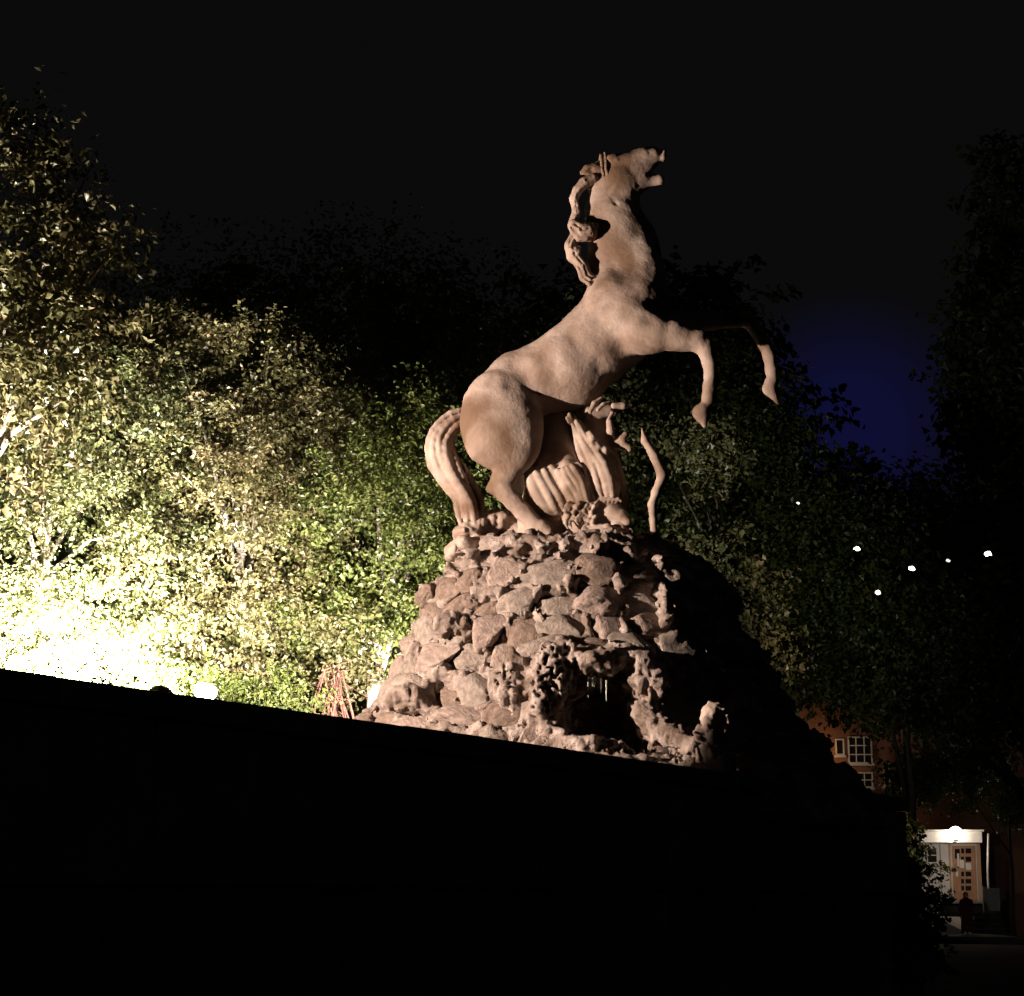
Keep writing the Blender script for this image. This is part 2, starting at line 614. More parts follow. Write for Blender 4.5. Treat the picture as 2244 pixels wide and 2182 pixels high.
# courses of stones set in the mortar
stones = []
rows = [1250, 1308, 1368, 1432, 1500, 1568, 1636]
for ri, ry in enumerate(rows):
    z0 = at(1280, ry, 16.6)[2]
    c = float(np.interp(z0, pz, pc))
    r = float(np.interp(z0, pz, pr))
    th = -118 + random.uniform(0, 12)
    while th < 118:
        wdt = random.uniform(0.26, 0.50)
        dth = math.degrees(wdt / (r * 0.94))
        t_ = RAD(th + dth / 2)
        z = z0 + random.uniform(-0.05, 0.05)
        stones.append((t_, z, wdt, random.uniform(0.22, 0.30)))
        th += dth
ST = []
for t_, z, wd, hg in stones:
    c = float(np.interp(z, pz, pc)); r = float(np.interp(z, pz, pr))
    p = np.array([c + r * math.sin(t_), YP - QD * r * math.cos(t_), z])
    n = np.array([math.sin(t_) * QD, -math.cos(t_), 0.42]); n /= np.linalg.norm(n)
    tx = np.array([math.cos(t_), QD * math.sin(t_), 0]); tx /= np.linalg.norm(tx)
    roll = random.uniform(-0.22, 0.22)
    b_ = np.cross(n, tx); b_ /= np.linalg.norm(b_)
    if b_[2] < 0: b_ = -b_
    tx2 = tx * math.cos(roll) + b_ * math.sin(roll)
    b2 = -tx * math.sin(roll) + b_ * math.cos(roll)
    ST.append((p, tx2, n, b2, wd, hg))
    M3 = [tx2, n, b2]
    dep = random.uniform(0.14, 0.24)
    rk.ell(p + n * random.uniform(0.0, 0.03), (wd * 0.47, dep, hg * 0.47), 0.02, M=M3, sub=True)

# rough tufa lumps, overhang, grotto, ledge
def lump(px, py, rx, rz_, ry=0.16, k=0.10, off=0.0):
    p = surf(px, py)
    p[1] += off
    rk.ell(p, (rx * PX, ry, rz_ * PX), k)
lump(1205, 1500, 46, 80, 0.22, 0.14)
lump(1235, 1440, 40, 40, 0.18, 0.12)
lump(1185, 1560, 38, 40, 0.25, 0.12)
lump(1385, 1440, 60, 30, 0.22, 0.10)
lump(1415, 1490, 50, 55, 0.20, 0.12)
lump(1458, 1330, 24, 60, 0.14, 0.08)
lump(1470, 1352, 16, 10, 0.12, 0.04, -0.06)
lump(1300, 1450, 60, 34, 0.30, 0.12)
lump(1035, 1215, 60, 20, 0.10, 0.06)
lump(1330, 1195, 110, 16, 0.10, 0.06)
lump(1000, 1370, 60, 40, 0.08, 0.08)
lump(1120, 1500, 50, 80, 0.12, 0.10)
lump(900, 1530, 60, 40, 0.10, 0.10)
pg = surf(1325, 1560)
rk.ell(pg + np.array([0, 0.05, 0]), (80 * PX, 0.75, 62 * PX), 0.06, sub=True)
rk.ell(pg + np.array([0.10, 0.0, -0.16]), (75 * PX, 0.7, 45 * PX), 0.06, sub=True)
# ledge below the grotto
lp = [at(x, y, yy) for x, y, yy in ((1165, 1578, 16.15), (1205, 1600, 15.85), (1255, 1632, 15.65), (1300, 1638, 15.62), (1350, 1636, 15.7), (1400, 1650, 15.8))]
rk.chain(lp, [0.08, 0.09, 0.095, 0.09, 0.06, 0.05], 1.4, 0.08)
lp = [at(x, y, yy) for x, y, yy in ((1400, 1560, 16.2), (1450, 1600, 15.9), (1520, 1640, 15.6))]
rk.chain(lp, [0.14, 0.13, 0.1], 1.2, 0.12)
lp = [at(x, y, yy) for x, y, yy in ((1180, 1640, 15.9), (1330, 1690, 15.6), (1500, 1700, 15.5), (1600, 1720, 15.7))]
rk.chain(lp, [0.15, 0.16, 0.16, 0.15], 1.5, 0.12)
for i in range(60):                                # broken, shadowed top course
    t_ = RAD(random.uniform(-110, 110)); z = at(1280, random.uniform(1196, 1232), 16.8)[2]
    c = float(np.interp(z, pz, pc)); r = float(np.interp(z, pz, pr))
    rk.ell((c + r * math.sin(t_), YP - QD * r * math.cos(t_), z), (random.uniform(0.05, 0.13), random.uniform(0.08, 0.2), random.uniform(0.03, 0.08)), 0.02, sub=True)
for i in range(170):                               # chips knocked out of the mortar
    t_ = RAD(random.uniform(-110, 110)); z = at(1280, random.uniform(1220, 1640), 16.6)[2]
    c = float(np.interp(z, pz, pc)); r = float(np.interp(z, pz, pr)) + 0.03
    rk.ell((c + r * math.sin(t_), YP - QD * r * math.cos(t_), z), (random.uniform(0.02, 0.06), random.uniform(0.03, 0.07), random.uniform(0.02, 0.07)), 0.012, sub=True)
rk.noise(5.0, 0.040, 4, 21, band=0.11, ridged=True)
rk.noise(13.0, 0.034, 3, 31, band=0.08, ridged=True)
rk.noise(24.0, 0.016, 2, 37, band=0.05)
# porous holes in the lit tufa beside the grotto
for i in range(130):
    px, py = random.gauss(1215, 30), random.gauss(1510, 50)
    p = surf(px, py)
    p[1] -= 0.17 + random.uniform(-0.05, 0.03)
    rk.ell(p, (random.uniform(0.008, 0.02), 0.10, random.uniform(0.010, 0.026)), 0.010, sub=True)
ped = empty('rock_pedestal', (float(pc[3]), YP, 2.2))
tag(ped, 'tall craggy tufa rock mound with mortared stones and a small grotto carrying the horse', 'rock pedestal')
obj('mortar_core', rk.mesh('mortar_core'), M_ROCK, ped)

# stone shapes
def stone_mesh(seed):
    bm = bmesh.new()
    bmesh.ops.create_icosphere(bm, subdivisions=4, radius=1.0)
    P = np.array([v.co[:] for v in bm.verts])
    d = 1 + 0.45 * fbm(P * 1.3 + seed * 7.1, 3, seed) + 0.24 * fbm(P * 3.2 + seed * 3.3, 4, seed + 9, True)
    q = P * d[:, None]
    nrm = rng.normal(size=(7, 3)); nrm /= np.linalg.norm(nrm, axis=1)[:, None]
    for n_ in nrm:                                       # chipped flats
        ex = q @ n_ - 0.68
        q -= np.maximum(ex, 0)[:, None] * n_ * 0.8
    for v, c_ in zip(bm.verts, q): v.co = c_
    me = bpy.data.meshes.new('stone')
    bm.to_mesh(me); bm.free()
    for p_ in me.polygons: p_.use_smooth = True
    return me
SM = []
for s in range(9):
    me = stone_mesh(s + 1)
    me.materials.append(M_STONE[s % 3])
    SM.append(me)
gpt = pg
for p, tx, n, b_, wd, hg in ST:
    if np.linalg.norm((p - gpt) * np.array([1, 0.3, 1])) < 0.36: continue
    if p[2] < 2.3: continue
    inset = random.uniform(0.10, 0.19)
    c = p - n * inset
    sx, sy, sz = wd * random.uniform(0.50, 0.60), random.uniform(0.08, 0.13), hg * random.uniform(0.50, 0.60)
    o = bpy.data.objects.new('stone', random.choice(SM))
    o.matrix_world = Matrix(((tx[0] * sx, n[0] * sy, b_[0] * sz, c[0]), (tx[1] * sx, n[1] * sy, b_[1] * sz, c[1]), (tx[2] * sx, n[2] * sy, b_[2] * sz, c[2]), (0, 0, 0, 1)))
    mw = o.matrix_world.copy()
    COL.objects.link(o)
    o.parent = ped
    o.matrix_parent_inverse = Matrix.Translation(-Vector(ped.location))
    o.matrix_basis = mw

# jagged pale rock at the front right of the basin
tf = Field(at(1480, 1740, 14.95) - np.array([0.1, 0, 0.1]), at(1660, 1520, 15.6) + np.array([0.1, 0.1, 0.1]), 0.012)
Yt = 15.25
tf.chain([at(1565, 1565, Yt), at(1560, 1610, Yt - 0.05), at(1580, 1660, Yt), at(1590, 1720, Yt)], [0.10, 0.135, 0.11, 0.11], 1.1, 0.05)
tf.chain([at(1545, 1560, Yt), at(1545, 1600, Yt)], [0.04, 0.07], 1.0, 0.04)
tf.chain([at(1585, 1610, Yt), at(1597, 1635, Yt)], [0.05, 0.03], 1.0, 0.04)
tf.chain([at(1578, 1575, Yt - 0.12), at(1585, 1625, Yt - 0.12)], [0.018, 0.03], 1.0, 0.02, sub=True)
tf.noise(9, 0.05, 4, 77, band=0.1, ridged=True)
tf.noise(24, 0.02, 2, 78, band=0.05)
obj('outcrop', tf.mesh('outcrop'), M_STATUE2, ped)

# thin water strands falling in the grotto
wmat, wn2, wb2 = mat_base('falling_water')
wb2.inputs['Base Color'].default_value = (0.86, 0.90, 0.80, 1)
wb2.inputs['Roughness'].default_value = 0.12
wb2.inputs['Transmission Weight'].default_value = 0.55
wfall = empty('water_fall', at(1310, 1600, 16.0))
tag(wfall, 'thin strands of water dripping over the dark grotto mouth', 'water')
for x, y0, y1 in ((1289, 1482, 1530), (1294, 1484, 1526), (1303, 1482, 1512), (1317, 1486, 1522), (1329, 1490, 1536), (1299, 1484, 1518)):
    yd = 16.02 + random.uniform(-0.04, 0.04)
    n_ = 8
    pts = [at(x + random.uniform(-0.7, 0.7), y0 + (y1 - y0) * i / (n_ - 1), yd) for i in range(n_)]
    MB().tube(pts, [0.007 * (1 - 0.75 * i / (n_ - 1)) * random.uniform(0.7, 1.3) + 0.0015 for i in range(n_)], 6).build('water_strand', wmat, wfall, smooth=True)

# ==================================================================== HORSE STATUE
def pp(x, y, w=0.0): return at(x, y, YH + w)
def pairs(L):
    P, R = [], []
    for a in L:
        x1, y1, x2, y2 = a[:4]
        w_ = a[4] if len(a) > 4 else 0.0
        P.append(pp((x1 + x2) / 2, (y1 + y2) / 2, w_))
        R.append(math.hypot(x2 - x1, y2 - y1) / 2 * PX)
    return P, R

st = empty('horse_statue', at(1240, 1185, YH))
tag(st, 'large pale stone statue of a rearing horse facing right on the rock pedestal', 'statue')
HS = Field(pp(990, 1200, -0.62), pp(1730, 300, 0.80), 0.0115)
# trunk
P, R = pairs([(1070, 812, 1150, 900), (1093, 784, 1172, 888), (1137, 767, 1228, 899), (1194, 735, 1300, 884), (1237, 700, 1362, 826), (1268, 670, 1412, 780), (1290, 640, 1452, 728)])
HS.chain(P, R, 0.80, 0.05, 0.04)
# neck
P, R = pairs([(1290, 640, 1456, 716), (1294, 620, 1462, 650), (1292, 582, 1446, 578), (1284, 532, 1436, 534), (1280, 484, 1404, 486), (1284, 434, 1390, 448), (1296, 392, 1374, 427)])
HS.chain(P, R, 0.50, 0.07, 0.04)
# shoulder and breast masses
HS.chain([pp(1345, 650, -0.16), pp(1400, 715, -0.22), pp(1428, 740, -0.22)], [0.18, 0.19, 0.13], 0.8, 0.10)
HS.chain([pp(1345, 650, 0.16), pp(1400, 715, 0.22), pp(1428, 740, 0.22)], [0.18, 0.19, 0.13], 0.8, 0.10)
HS.chain([pp(1400, 570, -0.05), pp(1410, 640, -0.12)], [0.12, 0.15], 0.9, 0.14)
HS.chain([pp(1412, 545, -0.05), pp(1425, 600, -0.08), pp(1436, 650, -0.10)], [0.09, 0.10, 0.11], 1.0, 0.10)
HS.chain([pp(1345, 470, -0.06), pp(1380, 560, -0.08)], [0.10, 0.10], 0.7, 0.10)
HS.noise(2.6, 0.020, 3, 3, band=0.08)
HS.noise(8.0, 0.006, 3, 8, band=0.05)
# near hind leg
P, R = pairs([(1070, 815, 1120, 860, -0.10), (1024, 886, 1160, 868, -0.17), (1013, 930, 1180, 905, -0.20), (1026, 974, 1184, 935, -0.20), (1080, 1000, 1172, 962, -0.20)])
HS.chain(P, R, 0.55, 0.07, 0.05)
P, R = pairs([(1085, 985, 1168, 962, -0.20), (1096, 1008, 1156, 1005, -0.20), (1087, 1035, 1140, 1036, -0.20), (1081, 1055, 1127, 1054, -0.20), (1079, 1070, 1127, 1068, -0.20), (1090, 1090, 1130, 1072, -0.20),
              (1108, 1108, 1142, 1089, -0.20), (1130, 1131, 1164, 1113, -0.20), (1149, 1149, 1176, 1126, -0.20), (1160, 1164, 1187, 1139, -0.20), (1174, 1168, 1192, 1147, -0.20), (1184, 1172, 1203, 1153, -0.20)])
HS.chain(P, R, 0.8, 0.035, 0.02)
HS.chain([pp(1090, 1055, -0.2), pp(1073, 1070, -0.2)], [0.05, 0.035], 0.7, 0.05)               # hock point
HS.chain([pp(1188, 1154, -0.22), pp(1202, 1162, -0.22)], [0.058, 0.052], 1.0, 0.02)             # hoof
HS.chain([pp(1169, 1166, -0.2), pp(1165, 1160, -0.2)], [0.025, 0.03], 1.0, 0.03)              # fetlock tuft
HS.chain([pp(1172, 915, -0.22), pp(1174, 945, -0.22)], [0.05, 0.045], 0.9, 0.05)              # stifle
# far hind leg
P, R = pairs([(1050, 860, 1150, 880, 0.15), (1030, 930, 1190, 910, 0.20), (1080, 985, 1185, 960, 0.20)])
HS.chain(P, R, 0.55, 0.07, 0.05)
P, R = pairs([(1105, 985, 1182, 975, 0.22), (1130, 1020, 1180, 1020, 0.24), (1130, 1060, 1175, 1062, 0.26), (1155, 1095, 1190, 1082, 0.26), (1190, 1140, 1224, 1126, 0.26), (1215, 1168, 1244, 1150, 0.26)])
HS.chain(P, R, 0.8, 0.04, 0.02)
# near foreleg
P, R = pairs([(1395, 700, 1420, 776, -0.24), (1430, 690, 1436, 771, -0.26), (1478, 704, 1476, 769, -0.27), (1500, 717, 1500, 768, -0.28), (1530, 726, 1520, 768, -0.28)])
HS.chain(P, R, 0.75, 0.05, 0.03)
P, R = pairs([(1512, 764, 1545, 730, -0.28), (1530, 775, 1562, 758, -0.28), (1539, 795, 1570, 792, -0.28), (1543, 822, 1571, 824, -0.28), (1540, 852, 1570, 848, -0.28), (1541, 876, 1566, 878, -0.28)])
HS.chain(P, R, 0.85, 0.03, 0.02)
HS.chain([pp(1540, 738, -0.28), pp(1549, 752, -0.28)], [0.056, 0.058], 0.9, 0.02)
HS.chain([pp(1553, 868, -0.28), pp(1552, 876, -0.28)], [0.060, 0.058], 0.9, 0.02)
HS.chain([pp(1545, 780, -0.37), pp(1549, 860, -0.37)], [0.012, 0.012], 1.0, 0.02, sub=True)
HS.chain([pp(1440, 735, -0.46), pp(1520, 745, -0.41)], [0.016, 0.012], 1.0, 0.04, sub=True)
HS.chain([pp(1656, 722, 0.38), pp(1662, 734, 0.38)], [0.052, 0.052], 0.9, 0.02)
HS.chain([pp(1545, 892, -0.28), pp(1538, 904, -0.28), pp(1544, 932, -0.28)], [0.056, 0.080, 0.022], 0.8, 0.012)
# far foreleg
P, R = pairs([(1400, 690, 1440, 770, 0.26), (1480, 682, 1486, 738, 0.32), (1560, 682, 1566, 722, 0.36), (1638, 690, 1640, 718, 0.38), (1655, 704, 1648, 728, 0.38)])
HS.chain(P, R, 0.75, 0.05, 0.03)
P, R = pairs([(1650, 735, 1672, 722, 0.38), (1660, 752, 1690, 750, 0.38), (1672, 782, 1700, 782, 0.38), (1677, 812, 1705, 812, 0.38), (1681, 828, 1706, 830, 0.38)])
HS.chain(P, R, 0.85, 0.03, 0.02)
HS.chain([pp(1690, 838, 0.38), pp(1687, 852, 0.38), pp(1706, 886, 0.38)], [0.062, 0.066, 0.010], 0.7, 0.012)
# head
P, R = pairs([(1310, 356, 1330, 420), (1340, 340, 1350, 436), (1366, 338, 1374, 440), (1388, 333, 1394, 418), (1398, 331, 1406, 400)])
HS.chain(P, R, 0.52, 0.05, 0.03)
for sgn in (-1, 1):
    HS.chain([pp(1345, 352, 0.055 * sgn), pp(1375, 350, 0.055 * sgn), pp(1412, 340, 0.045 * sgn), pp(1434, 336, 0.04 * sgn)], [0.052, 0.052, 0.050, 0.042], 1.0, 0.04)
P, R = pairs([(1388, 333, 1398, 396), (1402, 328, 1412, 380), (1418, 323, 1426, 369), (1434, 323, 1441, 359), (1448, 334, 1451, 353)])
HS.chain(P, R, 0.62, 0.03, 0.02)
P, R = pairs([(1384, 396, 1394, 426), (1404, 388, 1408, 416), (1420, 388, 1422, 409), (1432, 385, 1434, 406), (1443, 382, 1446, 406)])
HS.chain(P, R, 0.8, 0.02, 0.015)
HS.ell(pp(1356, 402, -0.07), (34 * PX, 0.06, 38 * PX), 0.04)
HS.ell(pp(1356, 402, 0.07), (34 * PX, 0.06, 38 * PX), 0.04)
for sgn in (-1, 1):
    HS.chain([pp(1336, 345, 0.10 * sgn), pp(1347, 342, 0.09 * sgn)], [0.026, 0.026], 1.0, 0.02)      # brow
    HS.ell(pp(1353, 350, 0.135 * sgn), (0.024, 0.026, 0.018), 0.015, sub=True)
    HS.ell(pp(1352, 351, 0.102 * sgn), (0.020, 0.018, 0.016), 0.008)
    HS.chain([pp(1314, 374, 0.07 * sgn), pp(1302, 372, 0.08 * sgn), pp(1288, 373, 0.09 * sgn), pp(1275, 378, 0.09 * sgn)], [0.06, 0.058, 0.05, 0.022], 0.8, 0.03)   # ear
    HS.chain([pp(1296, 373, 0.115 * sgn), pp(1284, 375, 0.125 * sgn)], [0.022, 0.014], 0.8, 0.012, sub=True)
    HS.ell(pp(1382, 367, 0.155 * sgn), (0.022, 0.04, 0.035), 0.03, sub=True)
    HS.chain([pp(1388, 392, 0.15 * sgn), pp(1396, 428, 0.12 * sgn)], [0.022, 0.03], 1.0, 0.02, sub=True)
    HS.chain([pp(1327, 392, 0.135 * sgn), pp(1333, 420, 0.155 * sgn), pp(1350, 445, 0.145 * sgn)], [0.012, 0.013, 0.012], 1.0, 0.03, sub=True)
    HS.ell(pp(1424, 334, 0.10 * sgn), (0.010, 0.022, 0.008), 0.01, sub=True)
HS.chain([pp(1447, 322, -0.2), pp(1447, 322, 0.2)], [0.026, 0.026], 1.0, 0.01, sub=True)     # between nostril and lip
HS.chain([pp(1455, 330, -0.02), pp(1453, 345, -0.02)], [0.016, 0.022], 1.5, 0.02)
for sgn in (-1, -0.5, 0, 0.5, 1):
    HS.chain([pp(1418, 383, 0.12 * sgn), pp(1430, 377, 0.12 * sgn), pp(1445, 370, 0.12 * sgn), pp(1464, 369, 0.12 * sgn)], [2.5 * PX, 5 * PX, 7.5 * PX, 10 * PX], 1.4, 0.006, sub=True)
# creases of the neck and the body
HS.chain([pp(1300, 592, -0.30), pp(1350, 585, -0.33), pp(1400, 576, -0.33), pp(1446, 566, -0.25)], [0.010, 0.012, 0.016, 0.014], 1.0, 0.07, sub=True)
HS.ell(pp(1424, 690, -0.49), (0.05, 0.08, 0.07), 0.09, sub=True)
HS.chain([pp(1428, 705, -0.45), pp(1424, 745, -0.44)], [0.015, 0.02], 1.0, 0.04, sub=True)
HS.ell(pp(1120, 828, -0.40), (0.035, 0.06, 0.075), 0.09, sub=True)
HS.chain([pp(1140, 846, -0.36), pp(1165, 872, -0.40), pp(1185, 900, -0.40)], [0.02, 0.035, 0.05], 1.0, 0.05, sub=True)
HS.chain([pp(1330, 660, -0.40), pp(1345, 700, -0.46), pp(1370, 745, -0.48)], [0.03, 0.035, 0.03], 1.0, 0.10, sub=True)
HS.chain([pp(1105, 1000, -0.36), pp(1100, 1030, -0.32)], [0.012, 0.012], 1.0, 0.03, sub=True)
HS.chain([pp(1128, 1075, -0.33), pp(1150, 1106, -0.32), pp(1168, 1128, -0.32)], [0.010, 0.012, 0.010], 1.0, 0.03, sub=True)
# ribs and muscle unevenness
HS.noise(12.0, 0.0035, 2, 8, band=0.03)
obj('horse_body', HS.mesh('horse_body'), M_STATUE, st)

def lerp_poly(L, t):
    L = np.array(L, float)
    d = np.r_[0, np.cumsum(np.linalg.norm(np.diff(L[:, :2], axis=0), axis=1))]
    d /= d[-1]
    return np.array([np.interp(t, d, L[:, i]) for i in range(L.shape[1])])
def bundle(Fd, A, B, n, r, w0=0.0, bulge=0.12, k=0.018, steps=14, jit=2.5, back=True):
    """strands side by side between two edge lines A and B (photo px), rounded towards the viewer"""
    for i in range(n):
        u_ = (i + 0.5) / n
        ph = random.uniform(0, 6.28)
        rf_ = random.uniform(0.9, 1.12) * (1.22 if (i % 3 == 0) else 0.92)
        for side in ((-1, 1) if back else (-1,)):
            Ps, Rs = [], []
            for j in range(steps):
                t_ = j / (steps - 1)
                a = lerp_poly(A, t_)
                b = lerp_poly(B, t_)
                wv = math.sin(t_ * 7 + ph) * jit * 0.5
                c = a + (b - a) * u_
                dv = (b - a)[:2]
                width = max(np.linalg.norm(dv), 1e-3)
                c2 = c[:2] + dv / width * wv
                rr = r * PX * width / n * rf_ * (0.75 if j in (0, steps - 1) else 1.0)
                dep = w0 + side * bulge * math.sqrt(max(1 - (2 * u_ - 1) ** 2, 0.05)) * min(width / 60, 1.3)
                Ps.append(pp(c2[0], c2[1], dep))
                Rs.append(rr)
            Fd.chain(Ps, Rs, 1.2, k, 0.01)
    # core
    Ps, Rs = [], []
    for j in range(steps):
        t_ = j / (steps - 1)
        a = lerp_poly(A, t_); b = lerp_poly(B, t_)
        c = (a + b) / 2
        width = np.linalg.norm((b - a)[:2])
        Ps.append(pp(c[0], c[1], w0)); Rs.append(width * 0.34 * PX)
    Fd.chain(Ps, Rs, min(bulge / (30 * PX) + 0.3, 1.0), k, 0.02)

# tail
TF = Field(pp(915, 1215, -0.45), pp(1085, 880, 0.40), 0.0105)
bundle(TF, [(1022, 892), (985, 906), (962, 925), (942, 950), (934, 984), (938, 1016), (955, 1046), (974, 1069), (993, 1092), (1001, 1120), (1009, 1146)],
       [(1030, 925), (1012, 942), (998, 960), (992, 985), (1004, 1005), (1022, 1030), (1036, 1055), (1048, 1078), (1058, 1100), (1060, 1125), (1054, 1152)], 6, 0.68, -0.02, 0.13, 0.012, 18, 9)
TF.chain([pp(1000, 1000, -0.12), pp(1012, 1030, -0.14), pp(1008, 1060, -0.14)], [0.02, 0.02, 0.012], 1.0, 0.02, sub=True)
TF.chain([pp(938, 960, -0.05), pp(942, 978, -0.06), pp(950, 990, -0.08)], [0.012, 0.014, 0.01], 1.0, 0.01, sub=True)
TF.noise(6.0, 0.006, 3, 41, band=0.05)
obj('tail', TF.mesh('tail'), M_STATUE, st)

# mane: flying locks along the crest
MF = Field(pp(1225, 640, -0.35), pp(1345, 370, 0.30), 0.0105)
def lock(pts, rads, w, q=1.2, k=0.02):
    MF.chain([pp(x, y, w + (0 if len(p_) == 2 else p_[2])) for p_ in pts for x, y in [p_[:2]]], [r * PX for r in rads], q, k)
LK = [([(1300, 392), (1280, 402), (1265, 418), (1258, 436), (1260, 452)], [12, 12, 11, 11, 9], -0.06, 1.8),
      ([(1260, 446), (1263, 468), (1256, 488)], [8, 10, 11], -0.08, 1.8),
      ([(1257, 494), (1272, 510), (1290, 508), (1304, 496)], [14, 22, 20, 9], -0.13, 1.5),
      ([(1256, 500), (1268, 520), (1284, 522)], [9, 10, 7], -0.19, 1.2),
      ([(1260, 516), (1251, 540), (1255, 560), (1268, 574)], [12, 15, 15, 12], -0.09, 1.7),
      ([(1250, 545), (1264, 550), (1270, 542)], [8, 9, 5], -0.17, 1.2),
      ([(1262, 566), (1277, 586), (1283, 604), (1297, 614), (1318, 606)], [12, 14, 14, 12, 8], -0.09, 1.7),
      ([(1270, 588), (1278, 604), (1292, 617), (1310, 612)], [7, 8, 9, 6], -0.15, 1.3)]
for pts, rads, w_, q_ in LK:
    lock(pts, rads, w_, q_, 0.012)
for pts, rads, w_, q_ in LK:                                    # strand lines cut along every lock
    for off in (-0.35, 0.4):
        G = []
        for i in range(len(pts)):
            a, b = pts[max(i - 1, 0)], pts[min(i + 1, len(pts) - 1)]
            dx, dy = b[0] - a[0], b[1] - a[1]
            l_ = math.hypot(dx, dy)
            r_ = rads[i]
            G.append(pp(pts[i][0] - dy / l_ * off * r_, pts[i][1] + dx / l_ * off * r_, w_ - q_ * r_ * PX * math.sqrt(1 - off * off) - 0.004))
        MF.chain(G, [0.009] * len(G), 1.0, 0.010, sub=True)
MF.noise(7.0, 0.008, 3, 43, band=0.05)
obj('mane', MF.mesh('mane'), M_STATUE, st)

# bridle straps
BF = Field(pp(1300, 420, -0.25), pp(1350, 325, 0.25), 0.008)
for dx in (0, 9):
    ring = []
    for k in range(25):
        a = 2 * math.pi * k / 24
        ring.append(pp(1317 + dx + math.sin(a) * 2 + (3 if math.cos(a) < 0 else 0), 371 - math.cos(a) * (31 + dx * 0.5), -math.sin(a) * 0.108))
    BF.chain(ring, [0.014] * 25, 1.0, 0.008, 0.006)
obj('bridle_strap', BF.mesh('bridle_strap'), M_STATUE2, st)

# carved base rock the hooves and the tail rest on
BR = Field(pp(955, 1245, -0.75), pp(1475, 1085, 0.75), 0.0125)
BR.chain([pp(1018, 1172, -0.04), pp(1060, 1150, 0.06), pp(1105, 1145, 0.10), pp(1150, 1172, 0.10)], [0.13, 0.14, 0.13, 0.10], 1.5, 0.06)
BR.chain([pp(1050, 1190, -0.18), pp(1100, 1194, -0.22), pp(1150, 1202, -0.26)], [0.085, 0.06, 0.04], 2.0, 0.05)
BR.chain([pp(1130, 1205, -0.34), pp(1215, 1205, -0.36)], [0.045, 0.045], 2.4, 0.05)
BR.chain([pp(992, 1212, -0.22), pp(1018, 1190, -0.28)], [0.10, 0.09], 2.0, 0.03)
BR.chain([pp(1200, 1196, 0.0), pp(1320, 1198, 0.0), pp(1425, 1200, 0.0)], [0.075, 0.07, 0.065], 5.5, 0.05)
for i in range(9):
    x = 1035 + i * 12
    BR.chain([pp(x, 1122 + (i % 3) * 6, -0.42), pp(x - 8, 1172, -0.56)], [0.015, 0.02], 1.0, 0.03, sub=True)
BR.noise(6.0, 0.04, 4, 55, band=0.12, ridged=True)
BR.noise(18.0, 0.008, 2, 56, band=0.04)
obj('carved_base', BR.mesh('carved_base'), M_STATUE2, st)

# folded drapery heaped below the belly
DF = Field(pp(1120, 1200, -0.45), pp(1410, 850, 0.45), 0.0105)
DF.chain([pp(1215, 930, 0.08), pp(1222, 1000, 0.05), pp(1210, 1080, 0.05), pp(1190, 1150, 0.05)], [0.15, 0.20, 0.24, 0.25], 0.8, 0.06)
DF.chain([pp(1290, 900, 0.10), pp(1310, 980, 0.03), pp(1330, 1080, 0.02), pp(1320, 1160, 0.05)], [0.11, 0.16, 0.19, 0.19], 0.8, 0.06)
bundle(DF, [(1248, 925), (1257, 965), (1268, 990), (1280, 1015), (1290, 1050), (1300, 1086)], [(1272, 918), (1295, 955), (1330, 982), (1360, 1012), (1370, 1050), (1368, 1084)], 6, 0.70, -0.10, 0.10, 0.010, 12, 6)
bundle(DF, [(1216, 1034), (1232, 1060), (1246, 1085), (1256, 1104)], [(1272, 1016), (1288, 1048), (1298, 1076), (1304, 1098)], 5, 0.70, -0.16, 0.09, 0.010, 10, 4)
bundle(DF, [(1150, 1045), (1165, 1080), (1185, 1110), (1200, 1128)], [(1218, 1026), (1236, 1056), (1250, 1084), (1256, 1108)], 4, 0.74, -0.06, 0.09, 0.014, 10, 3)
DF.chain([pp(1160, 1035, -0.02), pp(1190, 1010, -0.02)], [0.05, 0.09], 1.0, 0.03)
DF.chain([pp(1225, 990, -0.04), pp(1255, 1020, -0.06)], [0.06, 0.06], 1.0, 0.03)
for x, y in ((1312, 985), (1298, 962), (1326, 990), (1262, 1028)):                          # rolled hems
    DF.chain([pp(x - 6, y - 14, -0.18), pp(x, y - 3, -0.21), pp(x + 10, y + 2, -0.18)], [0.022, 0.03, 0.02], 1.0, 0.015)
for pts, rr in ((((1293, 902), (1302, 884), (1318, 872)), 5), (((1310, 898), (1322, 886), (1338, 880)), 4), (((1345, 889), (1365, 889), (1382, 888)), 7),
                (((1334, 918), (1342, 905), (1345, 902)), 4), (((1336, 925), (1338, 945), (1340, 955)), 8), (((1243, 916), (1246, 924), (1252, 930)), 5), (((1248, 908), (1251, 918), (1256, 927)), 5)):
    DF.chain([pp(x, y, -0.16 + 0.02 * i) for i, (x, y) in enumerate(pts)], [rr * PX, rr * PX * 1.15, rr * PX * 0.8], 1.0, 0.012)
DF.chain([pp(1290, 905, -0.02), pp(1345, 900, 0.02)], [0.06, 0.05], 1.0, 0.04)
DF.chain([pp(1335, 965, -0.02), pp(1352, 970, -0.08), pp(1366, 968, -0.12)], [0.06, 0.045, 0.03], 1.0, 0.02)
DF.chain([pp(1364, 962, -0.12), pp(1371, 952, -0.12)], [0.035, 0.03], 1.0, 0.02)
DF.chain([pp(1366, 975, -0.12), pp(1378, 982, -0.12)], [0.035, 0.038], 1.0, 0.01)
DF.noise(8.0, 0.005, 3, 61, band=0.05)
obj('drapery', DF.mesh('drapery'), M_STATUE2, st)

